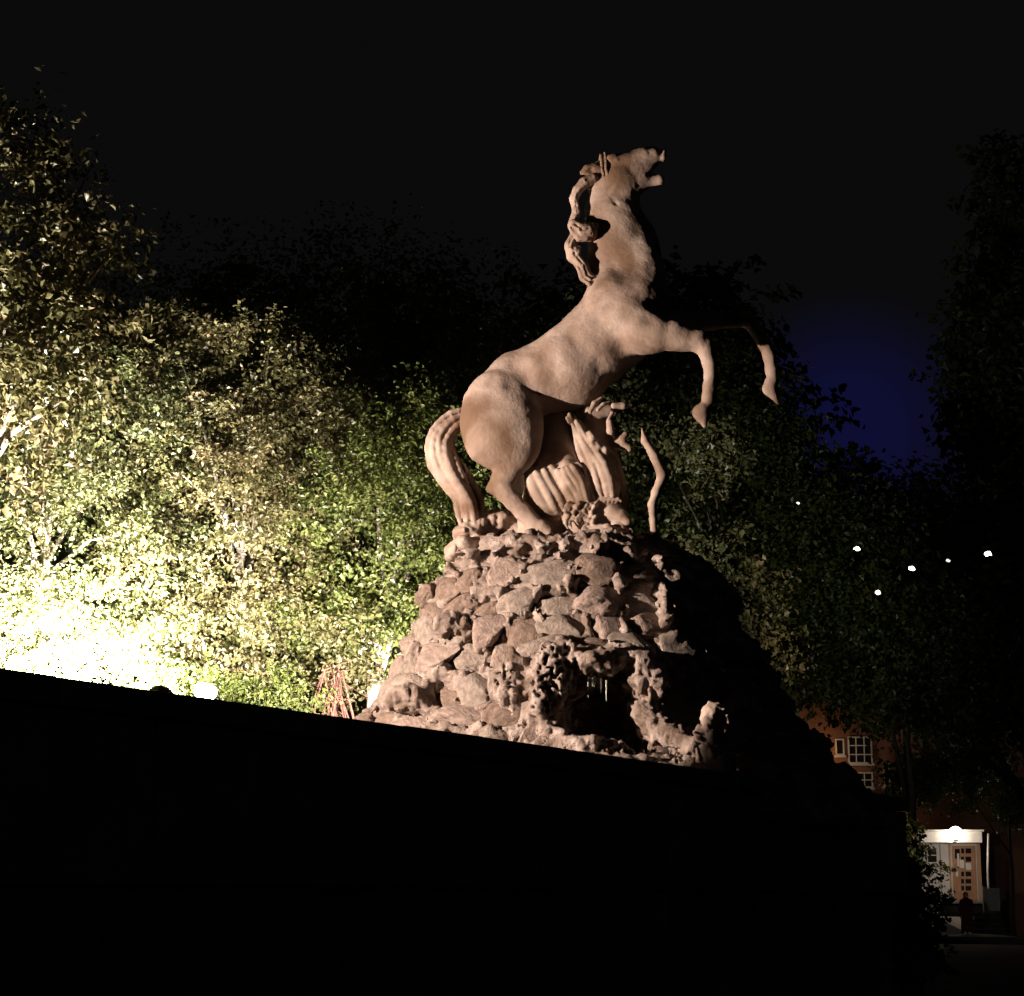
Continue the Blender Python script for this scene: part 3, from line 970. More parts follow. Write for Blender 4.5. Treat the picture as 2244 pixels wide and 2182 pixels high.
# crouching maned beast at the base
BE = Field(pp(1215, 1200, -0.55), pp(1410, 1080, 0.25), 0.009)
BE.chain([pp(1270, 1140, -0.08), pp(1315, 1130, -0.10), pp(1345, 1130, -0.14)], [0.16, 0.15, 0.11], 0.9, 0.05)
BE.chain([pp(1340, 1125, -0.18), pp(1362, 1130, -0.22), pp(1376, 1142, -0.24)], [0.08, 0.055, 0.035], 1.0, 0.02)          # upper jaw
BE.chain([pp(1350, 1150, -0.18), pp(1362, 1163, -0.22), pp(1376, 1170, -0.22)], [0.06, 0.05, 0.032], 1.0, 0.02)          # lower jaw
BE.chain([pp(1290, 1165, -0.22), pp(1330, 1160, -0.28), pp(1352, 1172, -0.28)], [0.06, 0.05, 0.045], 1.0, 0.03)          # foreleg
for i in range(16):                                                                     # curls of the mane
    x = 1242 + (i % 8) * 8.5 + random.uniform(-2, 2)
    y = 1100 + (i // 8) * 22 + random.uniform(-3, 3)
    L = random.uniform(22, 40)
    wv = -0.24 - 0.03 * random.random()
    BE.chain([pp(x + 10, y, wv + 0.05), pp(x + 2, y + L * 0.3, wv), pp(x - 4, y + L * 0.65, wv - 0.02), pp(x + 1, y + L, wv)], [0.016, 0.021, 0.019, 0.010], 1.0, 0.008)
for i in range(7):
    x = 1300 + i * 9
    BE.chain([pp(x - 6, 1102, -0.16), pp(x, 1092, -0.2), pp(x + 7, 1098, -0.2)], [0.015, 0.018, 0.012], 1.0, 0.01)
BE.noise(9.0, 0.010, 3, 66, band=0.05)
obj('crouching_beast', BE.mesh('crouching_beast'), M_STATUE2, st)

# slim strip at the right, shaped as the lit rim of a shaded support
SU = Field(pp(1390, 1215, -0.55), pp(1490, 915, -0.05), 0.009)
P, R = pairs([(1404, 938, 1408, 937, -.32), (1405, 968, 1422, 962, -.32), (1427, 1006, 1446, 1000, -.32), (1440, 1042, 1464, 1044, -.32), (1430, 1076, 1448, 1080, -.32), (1421, 1106, 1438, 1108, -.32), (1425, 1140, 1440, 1142, -.32), (1426, 1200, 1444, 1200, -.32)])
SU.chain(P, R, 1.2, 0.04, 0.02)
SU.noise(7.0, 0.012, 3, 71, band=0.06)
obj('lit_rim_strip', SU.mesh('lit_rim_strip'), M_STATUE2, st)

# ==================================================================== FOLIAGE
def leaves_mesh(name, C, N, size, seed, tint):
    """C leaf centres, N preferred normals; each leaf is a folded blade of four triangles"""
    r = np.random.default_rng(seed)
    n = len(C)
    nn = N + r.normal(size=(n, 3)) * 0.55
    nn /= np.linalg.norm(nn, axis=1)[:, None]
    ref = r.normal(size=(n, 3)) + np.array([0, 0, -0.6])
    ax = ref - (ref * nn).sum(1)[:, None] * nn
    ax /= np.linalg.norm(ax, axis=1)[:, None]
    sd = np.cross(nn, ax)
    L = size * r.uniform(0.6, 1.25, n)[:, None]
    Wd = L * r.uniform(0.28, 0.42, n)[:, None]
    a = C - ax * L * 0.5
    b = C + ax * L * 0.5 - nn * L * 0.12
    m1 = C - ax * L * 0.05 + sd * Wd + nn * Wd * 0.35
    m2 = C - ax * L * 0.05 - sd * Wd + nn * Wd * 0.35
    V = np.stack([a, m1, b, m2], 1).reshape(-1, 3)
    i = np.arange(n)[:, None] * 4
    Fc = np.concatenate([i + np.array([[0, 1, 2]]), i + np.array([[0, 2, 3]])], 1).reshape(-1, 3)
    me = fast_mesh(name, V, Fc, False)
    at_ = me.attributes.new('tint', 'FLOAT', 'POINT')
    at_.data.foreach_set('value', np.repeat(tint, 4).astype(np.float32))
    return me


def crown_points(ells, clumps, per, spread, seed, shell=0.45, flat=0.7):
    """leaf centres in clumps spread through ellipsoids: (centre, radii, weight)"""
    r = np.random.default_rng(seed)
    wts = np.array([e_[2] for e_ in ells], float); wts /= wts.sum()
    C, N, T = [], [], []
    for ci in range(clumps):
        e_ = ells[r.choice(len(ells), p=wts)]
        d = r.normal(size=3); d /= np.linalg.norm(d)
        rad = 1 - shell * r.random() ** 1.6
        rad *= 1 + 0.12 * r.normal()
        c = np.array(e_[0]) + d * np.array(e_[1]) * rad
        n = int(per * r.uniform(0.5, 1.5))
        # a twig through the clump, leaves along it
        tw = d + r.normal(size=3) * 0.6 + np.array([0, 0, -0.25]); tw /= np.linalg.norm(tw)
        ln = spread * r.uniform(0.8, 1.8)
        s = r.uniform(-1, 1, n)[:, None]
        off = r.normal(size=(n, 3)) * spread * 0.42
        off[:, 2] *= flat
        C.append(c + tw * s * ln + off)
        N.append(np.tile(d * 0.55 + np.array([0, -0.15, 0.5]), (n, 1)))
        T.append(np.clip(r.normal(0.5 + r.normal() * 0.24, 0.15, n), 0, 1))
    return np.concatenate(C), np.concatenate(N), np.concatenate(T)


def tree(name, label, base, crown, clumps, per, spread, leaf, mat, bark, trunk_r, seed, group=None, cat='tree', limbs=7, lean=(0, 0), shell=0.45, crown_name='crown', top=None):
    r = random.Random(seed)
    root = empty(name, base)
    tag(root, label, cat, group)
    ells = crown
    cc = np.mean([np.array(e_[0]) for e_ in ells], axis=0)
    b0 = Vector(base)
    topv = Vector(top) if top is not None else Vector((cc[0] + lean[0], cc[1] + lean[1], cc[2] + 0.3))
    if trunk_r > 0:
        n_ = 9
        pts = [b0.lerp(topv, i / (n_ - 1)) + Vector((r.uniform(-1, 1), r.uniform(-1, 1), 0)) * trunk_r * 0.5 * (1 if 0 < i < n_ - 1 else 0) for i in range(n_)]
        pts[0] = b0 - Vector((0, 0, 0.05))
        rd = [trunk_r * (1.35 if i == 0 else 1.0) * (1 - 0.75 * i / (n_ - 1)) for i in range(n_)]
        tk = MB().tube(pts, rd, 10).build('trunk', bark, root, smooth=True)
        for li in range(limbs):
            t_ = r.uniform(0.35, 0.9)
            s0 = b0.lerp(topv, t_)
            e_ = ells[r.randrange(len(ells))]
            d = Vector((r.gauss(0, 1), r.gauss(0, 1), r.uniform(-0.2, 1))).normalized()
            e1 = Vector(e_[0]) + Vector((d.x * e_[1][0], d.y * e_[1][1], d.z * e_[1][2])) * 0.85
            mid = s0.lerp(e1, 0.5) + Vector((0, 0, 0.2 + 0.1 * (e1 - s0).length)) * 0.5
            q = [s0, s0.lerp(mid, 0.5) + Vector((r.uniform(-.05, .05), 0, 0)), mid, mid.lerp(e1, 0.5), e1]
            r0 = trunk_r * (1 - 0.75 * t_) * 0.6
            MB().tube(q, [r0, r0 * 0.85, r0 * 0.6, r0 * 0.4, r0 * 0.15], 7).build('branch', bark, root, smooth=True)
    C, N, T = crown_points(ells, clumps, per, spread, seed, shell)
    m = leaves_mesh(crown_name, C, N, leaf, seed + 1, T)
    o = obj(crown_name, m, mat, root)
    o['kind'] = 'stuff'
    return root


def E(px, py, Y, rx, ry, rz_, wt=1.0):
    return (at(px, py, Y), (rx, ry, rz_), wt)
ZT = 2.2                                                     # terrace level
def foot(px, Y, z=ZT): return (at(px, 1500, Y)[0], Y, z)

# left: a near tree whose sprays hang into the upper left corner
tree('leafy_tree', 'tall leafy tree at far left with bright sprays reaching up into the dark sky', foot(-260, 20.2),
     [E(-60, 560, 19.4, 1.1, 0.9, 1.6, 1.2), E(60, 370, 19.6, 0.8, 0.7, 0.55, 0.35), E(-40, 900, 19.6, 1.3, 0.8, 1.0, 1.2), E(180, 520, 19.5, 0.45, 0.5, 0.28, 0.2), E(110, 780, 19.6, 0.9, 0.7, 0.8, 0.7)],
     400, 30, 0.20, 0.090, M_LEAF2, M_BARK, 0.16, 101, 'floodlit trees behind the wall', shell=0.7)
# big floodlit hedge-like trees
tree('leafy_tree', 'broad floodlit tree glaring white behind the left end of the wall', foot(80, 22.0),
     [E(60, 1200, 21.6, 1.7, 0.9, 1.3, 1.3), E(80, 1420, 21.2, 1.6, 0.6, 0.7, 0.8), E(180, 960, 21.9, 1.4, 0.9, 0.9, 1.0)],
     900, 56, 0.165, 0.060, M_LEAF, M_BARK, 0.13, 102, 'floodlit trees behind the wall', limbs=9)
tree('leafy_tree', 'dense floodlit tree with mottled olive leaves left of the pedestal', foot(545, 22.6),
     [E(470, 1180, 22.0, 1.4, 0.9, 1.4, 1.3), E(560, 1420, 21.6, 1.4, 0.6, 0.7, 0.8), E(460, 850, 22.6, 1.3, 0.9, 0.9, 0.9), E(640, 1000, 22.3, 1.0, 0.8, 1.0, 0.8)],
     900, 58, 0.165, 0.058, M_LEAF2, M_BARK, 0.10, 103, 'floodlit trees behind the wall', limbs=9)
tree('leafy_tree', 'bright yellow green tree with pale trunk beside the pedestal', foot(776, 21.4),
     [E(830, 1180, 21.9, 1.1, 0.8, 1.3, 1.2), E(790, 1365, 21.9, 1.2, 0.6, 0.40, 0.7), E(920, 1000, 22.3, 0.9, 0.8, 0.8, 0.8), E(980, 1180, 22.5, 0.8, 0.8, 0.9, 0.6)],
     620, 54, 0.165, 0.060, M_LEAF3, M_PALEBARK, 0.13, 104, 'floodlit trees behind the wall', limbs=6)
for i_, (px_, py_, rx_, lb_) in enumerate(((420, 1530, 0.55, 'low white glaring shrub beside the small wall top lamp'), (590, 1545, 0.55, 'low bright shrub between the wall top lamp and the bare bush'))):
    tree('low_shrub', lb_, foot(px_, 21.0), [E(px_, py_, 21.0, rx_, 0.35, 0.36, 1)], 130, 30, 0.10, 0.055, M_LEAF3, M_BARK, 0.02, 140 + i_, 'shrubs behind the wall', 'shrub', 4, shell=0.9)
bb = empty('bare_bush', foot(715, 21.2))
tag(bb, 'reddish brown tangle of bare twigs left of the pale trunk', 'bush')
M_TWIG = mat_noise('red_twig', (0.10, 0.035, 0.025), (0.19, 0.08, 0.055), 20.0, 0.8)
for i_ in range(34):
    b0_ = Vector(foot(715, 21.2)); b0_.x += random.uniform(-0.05, 0.05); b0_.y += random.uniform(-0.15, 0.15)
    q0 = Vector(at(random.uniform(690, 752), random.uniform(1455, 1545), 21.2 + random.uniform(-0.25, 0.25)))
    md = b0_.lerp(q0, 0.55) + Vector((random.uniform(-0.3, 0.3), random.uniform(-0.1, 0.1), 0.06))
    en = q0 + Vector((random.uniform(-0.3, 0.3), 0, random.uniform(-0.25, 0.1)))
    MB().tube([b0_, b0_.lerp(md, 0.6), md, q0, en], [0.016, 0.013, 0.010, 0.008, 0.004], 5).build('twig', M_TWIG, bb, smooth=True)
# darker tall trees behind them
tree('dark_tree', 'tall dark tree rising behind the horse and its tail', foot(880, 26.5),
     [E(900, 780, 26.5, 2.2, 1.4, 1.7, 1), E(700, 700, 27, 2.0, 1.4, 1.5, 0.8), E(1150, 900, 27, 2.0, 1.3, 1.8, 1)],
     620, 28, 0.28, 0.080, M_LEAF, M_BARKD, 0.2, 105, 'dark trees behind the statue')
tree('dark_tree', 'dim olive tree high above the floodlit hedge', foot(330, 26.0),
     [E(300, 760, 25.8, 2.2, 1.3, 1.5, 1), E(520, 860, 25.5, 1.8, 1.2, 1.3, 1)],
     430, 28, 0.27, 0.085, M_LEAF, M_BARK, 0.2, 106, 'dark trees behind the statue')
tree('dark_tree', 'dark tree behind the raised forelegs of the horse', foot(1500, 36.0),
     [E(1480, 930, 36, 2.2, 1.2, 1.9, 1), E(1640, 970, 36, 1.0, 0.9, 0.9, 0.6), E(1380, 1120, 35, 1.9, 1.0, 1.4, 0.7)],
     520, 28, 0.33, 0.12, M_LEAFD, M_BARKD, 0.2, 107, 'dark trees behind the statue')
tree('leafy_tree', 'dimly lit yellowish tree right of the pedestal', foot(1640, 25.0),
     [E(1575, 1215, 24.6, 0.42, 0.5, 0.30, 0.8), E(1640, 1330, 24.7, 0.45, 0.5, 0.45, 1.0), E(1690, 1420, 24.8, 0.4, 0.5, 0.36, 0.8), E(1550, 985, 25.6, 0.42, 0.4, 0.36, 0.5), E(1500, 1110, 25.6, 0.4, 0.4, 0.4, 0.15)],
     210, 30, 0.16, 0.085, M_LEAF, M_BARKD, 0.12, 108, 'trees right of the pedestal')
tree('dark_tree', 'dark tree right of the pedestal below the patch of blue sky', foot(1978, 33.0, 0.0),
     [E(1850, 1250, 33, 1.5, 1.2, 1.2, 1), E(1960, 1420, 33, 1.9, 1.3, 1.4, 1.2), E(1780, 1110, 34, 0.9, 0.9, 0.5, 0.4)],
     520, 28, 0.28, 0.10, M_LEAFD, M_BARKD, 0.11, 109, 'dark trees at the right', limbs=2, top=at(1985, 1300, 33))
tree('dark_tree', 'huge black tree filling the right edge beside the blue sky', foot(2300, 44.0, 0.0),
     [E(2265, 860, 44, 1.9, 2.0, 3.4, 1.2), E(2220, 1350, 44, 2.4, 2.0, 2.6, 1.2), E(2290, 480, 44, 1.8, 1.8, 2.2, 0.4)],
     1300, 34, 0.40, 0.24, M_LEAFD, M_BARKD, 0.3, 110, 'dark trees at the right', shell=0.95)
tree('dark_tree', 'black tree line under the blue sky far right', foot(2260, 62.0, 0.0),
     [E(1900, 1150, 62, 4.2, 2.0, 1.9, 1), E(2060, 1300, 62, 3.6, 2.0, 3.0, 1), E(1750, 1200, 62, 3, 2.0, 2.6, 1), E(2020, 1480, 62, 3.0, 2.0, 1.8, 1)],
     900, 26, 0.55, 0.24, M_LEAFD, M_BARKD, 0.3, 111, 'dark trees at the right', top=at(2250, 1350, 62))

# unlit trees far behind that close the view to the horizon
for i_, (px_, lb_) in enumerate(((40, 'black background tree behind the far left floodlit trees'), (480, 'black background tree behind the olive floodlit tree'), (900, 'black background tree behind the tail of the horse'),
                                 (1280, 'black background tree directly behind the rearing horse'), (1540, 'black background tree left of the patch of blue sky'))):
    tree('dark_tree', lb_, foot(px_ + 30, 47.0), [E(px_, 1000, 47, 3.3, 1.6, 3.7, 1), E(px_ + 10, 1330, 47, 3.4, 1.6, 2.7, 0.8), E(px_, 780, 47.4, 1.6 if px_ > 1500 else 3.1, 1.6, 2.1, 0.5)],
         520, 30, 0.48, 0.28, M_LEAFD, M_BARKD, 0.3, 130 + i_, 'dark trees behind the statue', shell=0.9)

# ==================================================================== FLOODLIGHTS
def floodlight(loc, aim, label, size=0.16, power=0, color=(1, 1, 1), spot=None, emis=30.0, blend=0.4, rad=0.05, beam=None):
    loc, aim = Vector(loc), Vector(aim)
    root = empty('floodlight', loc)
    tag(root, label, 'floodlight', 'floodlights behind the wall')
    d = (aim - loc).normalized()
    q = d.to_track_quat('Z', 'Y').to_matrix().to_4x4()
    M = Matrix.Translation(loc) @ q
    b = MB()
    b.lathe([(size * 0.35, -size * 1.1), (size * 0.62, -size * 0.9), (size * 0.8, -size * 0.2), (size * 0.86, 0.0), (size * 0.80, 0.0), (size * 0.74, -size * 0.16), (size * 0.05, -size * 0.17)], (0, 0, 0), 24)
    b.build('housing', M_DARKMETAL, root, smooth=False, M=M)
    l = MB()
    l.lathe([(size * 0.73, -size * 0.10), (size * 0.70, -size * 0.02), (size * 0.5, size * 0.10), (size * 0.2, size * 0.16), (0.004, size * 0.17)], (0, 0, 0), 24)
    l.build('lens', mat_emit('lamp_lens', color, emis), root, smooth=True, M=M)
    y = MB()
    sx = (M.to_3x3() @ Vector((1, 0, 0))).normalized() * size * 1.0
    back = -d * size * 0.4
    y.tube([loc + back + sx, loc + back + sx + Vector((0, 0, -size * 1.3)), loc + back - sx + Vector((0, 0, -size * 1.3)), loc + back - sx], [0.012] * 4, 6)
    y.build('yoke', M_DARKMETAL, root)
    p0 = loc + back + Vector((0, 0, -size * 1.3))
    gz = 2.2
    MB().tube([p0, Vector((p0.x, p0.y, gz - 0.03))], [0.02, 0.025], 8).build('post', M_DARKMETAL, root)
    if power:
        ld = bpy.data.lights.new('floodlight_lamp', 'SPOT' if spot else 'POINT')
        ld.energy = power
        ld.color = color
        ld.shadow_soft_size = rad
        if spot:
            ld.spot_size = RAD(spot)
            ld.spot_blend = blend
        lo = bpy.data.objects.new('floodlight_lamp', ld)
        COL.objects.link(lo)
        lo.parent = root
        lo.location = d * (size * 0.17 + rad + 0.02)
        bd = d if beam is None else (Vector(beam) - loc).normalized()
        lo.rotation_euler = bd.to_track_quat('-Z', 'Y').to_euler()
    return root
floodlight((-6.8, 13.3, 4.55), at(1320, 1080, 17.3), 'strong floodlight on a post left of the picture behind the wall aimed at the horse', 0.16, P_STATUE, C_STATUE, 44, 25.0, 0.15, 0.06)
floodlight(at(-260, 1470, 18.2), at(60, 620, 19.5), 'floodlight at the left picture edge aimed up into the tall tree', 0.13, 6000, C_LEAF, 75, 30.0, 0.8)
fa = at(450, 1516, 19.2)
floodlight(fa, fa + np.array([0.25, -0.75, 0.65]), 'small floodlight glaring white on the wall top', 0.14, P_LEAF_A, C_LEAF, 100, 80.0, 0.8, 0.05, (-3.3, 23.0, 4.6))
floodlight(at(120, 1512, 19.9), at(130, 1350, 22.0), 'floodlight sunk behind the wall at the white glare on the left', 0.15, P_LEAF_B, C_LEAF, 120, 40.0, 1.0)
floodlight(at(290, 1540, 20.0), at(300, 1380, 22.0), 'added unseen floodlight under the glare close to the small wall top lamp', 0.13, 6000, C_LEAF, 130, 40.0, 1.0)  # extra lamp put in to spread the white glare wider
floodlight(at(352, 1532, 17.5), at(700, 1000, 25.0), 'dark unlit floodlight with rounded back showing over the wall', 0.15, 0, (1, 0.95, 0.85), None, 0.0)
floodlight(at(905, 1600, 19.6), at(860, 1200, 22.0), 'hidden floodlight by the pedestal foot lighting the yellow green tree', 0.12, 1900, C_LEAF, 105, 40.0, 0.6)

# ==================================================================== HOUSE AT THE RIGHT
YB = 86.0
def bx(px0, py0, px1, py1, Y0, Y1):
    a = at(px0, py1, Y0); b = at(px1, py0, Y0)
    return (a[0], Y0, a[2]), (b[0], Y1, b[2])
m, n, b = mat_base('brick')
tcn = n.nodes.new('ShaderNodeTexCoord')
mp = n.nodes.new('ShaderNodeMapping')
mp.inputs['Rotation'].default_value = (RAD(90), 0, 0)
bt = n.nodes.new('ShaderNodeTexBrick')
bt.inputs['Color1'].default_value = (0.30, 0.12, 0.06, 1)
bt.inputs['Color2'].default_value = (0.22, 0.085, 0.045, 1)
bt.inputs['Mortar'].default_value = (0.30, 0.24, 0.19, 1)
bt.inputs['Scale'].default_value = 4.5
n.links.new(tcn.outputs['Object'], mp.inputs['Vector'])
n.links.new(mp.outputs[0], bt.inputs['Vector'])
n.links.new(bt.outputs['Color'], b.inputs['Base Color'])
b.inputs['Roughness'].default_value = 0.9
M_BRICK = m
M_WHITE = mat_noise('white_paint', (0.70, 0.69, 0.67), (0.80, 0.79, 0.77), 3.0, 0.6, 0.1, 30.0)
M_PEACH = mat_noise('peach_render', (0.58, 0.37, 0.25), (0.66, 0.43, 0.30), 4.0, 0.85, 0.2, 40.0)
M_DARKSTONE = mat_noise('dark_step_stone', (0.03, 0.028, 0.026), (0.055, 0.05, 0.045), 8.0, 0.9, 0.3, 30.0)
M_ROOF = mat_noise('roof_tile', (0.10, 0.05, 0.035), (0.16, 0.08, 0.05), 6.0, 0.9, 0.4, 12.0)
M_WOOD = mat_noise('door_wood', (0.46, 0.25, 0.15), (0.56, 0.32, 0.20), 5.0, 0.55, 0.2, 60.0)
gm, gn, gb = mat_base('window_glass')
gb.inputs['Base Color'].default_value = (0.02, 0.02, 0.022, 1)
gb.inputs['Roughness'].default_value = 0.08
M_GLASS = gm
M_PAPER = mat_noise('paper', (0.80, 0.80, 0.78), (0.86, 0.86, 0.84), 3.0, 0.8)

house = empty('brick_house', (at(1900, 1900, YB)[0], YB, 0.0))
tag(house, 'dim brick house with white sash windows and a lit entrance behind the trees at right', 'house')
hx0, hx1 = at(1700, 1900, YB)[0], at(2420, 1900, YB)[0]
hz = at(1800, 1488, YB)[2]
MB().box((hx0, YB, 0.02), (hx1, YB + 9, hz), 0.02).build('wall', M_BRICK, house)
rf = MB()
rf.prism([(hx0 - 0.3, YB - 0.35), (hx1 + 0.3, YB - 0.35), (hx1 + 0.3, YB + 9.3), (hx0 - 0.3, YB + 9.3)], hz + 0.003, hz + 0.16)
rfo = rf.build('roof', M_ROOF, house)
MB().box((at(2008, 1500, YB + 1)[0], YB + 0.6, hz + 0.165), (at(2085, 1500, YB + 1)[0], YB + 1.8, hz + 1.5), 0.02).build('chimney', M_BRICK, rfo)

def sash(px0, py0, px1, py1, cols, rws, parent, Y=YB, fr=0.055):
    lo, hi = bx(px0, py0, px1, py1, Y, Y)
    w_ = empty('window', ((lo[0] + hi[0]) / 2, Y, lo[2]))
    w_.parent = parent
    w_.location = Vector(w_.location) - Vector(parent.location)
    def pt(name, l, h_, m_):
        o = MB().box(l, h_).build(name, m_, None)
        o.parent = w_
        o.location = -Vector(((lo[0] + hi[0]) / 2, Y, lo[2]))
    x0, z0, x1, z1 = lo[0], lo[2], hi[0], hi[2]
    pt('pane', (x0 + fr, Y - 0.03, z0 + fr), (x1 - fr, Y - 0.012, z1 - fr), M_GLASS)
    pt('frame', (x0, Y - 0.09, z0), (x0 + fr, Y - 0.004, z1), M_WHITE)
    pt('frame', (x1 - fr, Y - 0.09, z0), (x1, Y - 0.004, z1), M_WHITE)
    pt('frame', (x0 + fr + .002, Y - 0.088, z1 - fr), (x1 - fr - .002, Y - 0.006, z1 - .001), M_WHITE)
    pt('frame', (x0 + fr + .002, Y - 0.088, z0 + .001), (x1 - fr - .002, Y - 0.006, z0 + fr), M_WHITE)
    for i in range(1, cols):
        xx = x0 + (x1 - x0) * i / cols
        pt('glazing_bar', (xx - 0.02, Y - 0.07, z0 + fr), (xx + 0.02, Y - 0.033, z1 - fr), M_WHITE)
    for i in range(1, rws):
        zz = z0 + (z1 - z0) * i / rws
        pt('glazing_bar', (x0 + fr, Y - 0.068, zz - 0.02), (x1 - fr, Y - 0.035, zz + 0.02), M_WHITE)
    pt('sill', (x0 - 0.05, Y - 0.16, z0 - 0.09), (x1 + 0.05, Y - 0.005, z0 - 0.004), M_WHITE)
sash(1859, 1614, 1910, 1673, 3, 3, house)
sash(1876, 1692, 1912, 1726, 2, 2, house)
sash(1722, 1496, 1736, 1520, 1, 1, house)
sash(1831, 1619, 1849, 1655, 1, 1, house)
sash(1936, 1672, 1949, 1723, 1, 2, house)

# entrance porch with lamp
YE = 82.0
PC = (at(2080, 1900, YE)[0], YE, 0.0)
por = empty('entrance_porch', PC)
tag(por, 'brightly lit white and peach entrance with a glazed door at lower right', 'porch')
zd = at(2100, 1974, YE)[2]                       # landing level
lo, hi = bx(1985, 1822, 2152, 1846, YE - 1.1, YE + 3.9)
MB().box(lo, hi, 0.02).build('fascia', M_WHITE, por)
MB().box((lo[0] - 0.06, YE - 1.16, hi[2] + 0.003), (hi[0] + 0.06, YE + 3.9, hi[2] + 0.07)).build('cornice', M_WHITE, por)
xa, xb = at(2062, 1900, YE)[0], at(2150, 1900, YE)[0]
xw = at(1960, 1900, YE)[0]
ztop = lo[2] - 0.004
MB().box((xa, YE, zd), (xb, YE + 3.9, ztop)).build('wall', M_PEACH, por)
MB().box((xw, YE + 0.003, 0.02), (xa - 0.003, YE + 3.9, ztop)).build('side_wall', M_WHITE, por)
MB().box((xa - 0.02, YE - 0.10, zd + 0.004), (xa + 0.30, YE - 0.003, ztop - 0.003), 0.01).build('pilaster', M_WHITE, por)
sash(2030, 1856, 2054, 1892, 1, 2, por, YE)
# door with panes
lo, hi = bx(2090, 1853, 2136, 1973, YE, YE)
dr = MB().box((lo[0] - 0.06, YE - 0.03, zd + 0.004), (hi[0] + 0.06, YE - 0.004, hi[2] + 0.08)).build('door_frame', M_WHITE, por)
xm = at(2103, 1900, YE)[0]
door = MB().box((lo[0], YE - 0.075, zd + 0.01), (hi[0], YE - 0.034, hi[2]), 0.006).build('door', M_WOOD, por)
def on_door(name, x0, y0, x1, y1, m_, d0=0.09, d1=0.078):
    l, h_ = bx(x0, y0, x1, y1, YE, YE)
    return MB().box((l[0], YE - d0, l[2]), (h_[0], YE - d1, h_[2])).build(name, m_, door)
on_door('pane', 2092, 1860, 2102, 1881, M_GLASS)
for y0, y1 in ((1859, 1870), (1877, 1888), (1910, 1920), (1926, 1936), (1941, 1951)):
    on_door('pane', 2105.5, y0, 2111.5, y1, M_GLASS)
    on_door('pane', 2115, y0, 2127, y1, M_GLASS)
on_door('notice', 2103, 1884, 2111, 1902, M_PAPER, 0.105, 0.094)
on_door('notice', 2115.5, 1891, 2127, 1906, M_PAPER, 0.105, 0.094)
on_door('pull_bar', 2097, 1870, 2100, 1903, M_WHITE, 0.15, 0.11)
on_door('handle', 2094, 1909, 2098, 1921, M_WHITE, 0.14, 0.10)
# landing and steps
MB().box((xa - 0.1, YE - 1.5, 0.02), (xb + 0.2, YE - 0.11, zd - 0.10), 0.02).build('landing', M_DARKSTONE, por)
MB().box((xa - 0.14, YE - 1.55, zd - 0.097), (xb + 0.2, YE - 0.112, zd - 0.003), 0.012).build('landing_slab', M_PAVE, por)
for i in range(6):
    zt = zd * (1 - (i + 1) / 7)
    MB().box((xa - 0.1, YE - 1.55 - 0.3 * (i + 1), 0.02), (xb + 0.2, YE - 1.553 - 0.3 * i, zt), 0.01).build('step', M_DARKSTONE, por)
# bulkhead lamp under the fascia
lpv = Vector(at(2094, 1826, YE - 1.45))
lb = MB(); lb.lathe([(0.06, -0.30), (0.11, -0.27), (0.11, -0.24)], lpv, 20)
lb.build('lamp_housing', M_DARKMETAL, por)
lg = MB(); lg.lathe([(0.10, -0.235), (0.20, -0.18), (0.27, -0.06), (0.27, 0.06), (0.20, 0.18), (0.10, 0.25), (0.01, 0.27)], lpv, 24)
lg.build('lamp_globe', mat_emit('porch_globe', C_PORCH, 14.0), por, smooth=True)
MB().box((lpv.x - 0.03, lpv.y + 0.02, lpv.z - 0.36), (lpv.x + 0.03, YE - 1.103, lpv.z - 0.304)).build('lamp_bracket', M_DARKMETAL, por)
pl = bpy.data.lights.new('porch_lamp', 'POINT')
pl.energy = P_PORCH; pl.color = C_PORCH; pl.shadow_soft_size = 0.12
po = bpy.data.objects.new('porch_lamp', pl); COL.objects.link(po); po.parent = por
po.location = lpv + Vector((0, -0.95, -0.35)) - Vector(PC)

# sodium wall lantern hidden behind the rock mound, lighting the brick
sl = Vector(at(1772, 1660, YB - 0.75))
lan = empty('wall_lantern', sl)
tag(lan, 'orange wall lantern on the brick house behind the rock mound', 'lantern')
l1 = MB(); l1.lathe([(0.03, 0.30), (0.16, 0.18), (0.17, 0.15)], sl, 12); l1.build('lantern_cap', M_DARKMETAL, lan)
l2 = MB(); l2.lathe([(0.13, 0.148), (0.11, -0.1), (0.09, -0.12)], sl, 12); l2.build('lantern_glass', mat_emit('sodium_glass', C_SODIUM, 12), lan)
MB().box((sl.x - 0.02, sl.y, sl.z + 0.2), (sl.x + 0.02, YB - 0.003, sl.z + 0.24)).build('bracket', M_DARKMETAL, lan)
ll = bpy.data.lights.new('lantern_lamp', 'POINT'); ll.energy = P_SODIUM; ll.color = C_SODIUM; ll.shadow_soft_size = 0.1
lo_ = bpy.data.objects.new('lantern_lamp', ll); COL.objects.link(lo_); lo_.parent = lan; lo_.location = (0, -0.35, 0.0)

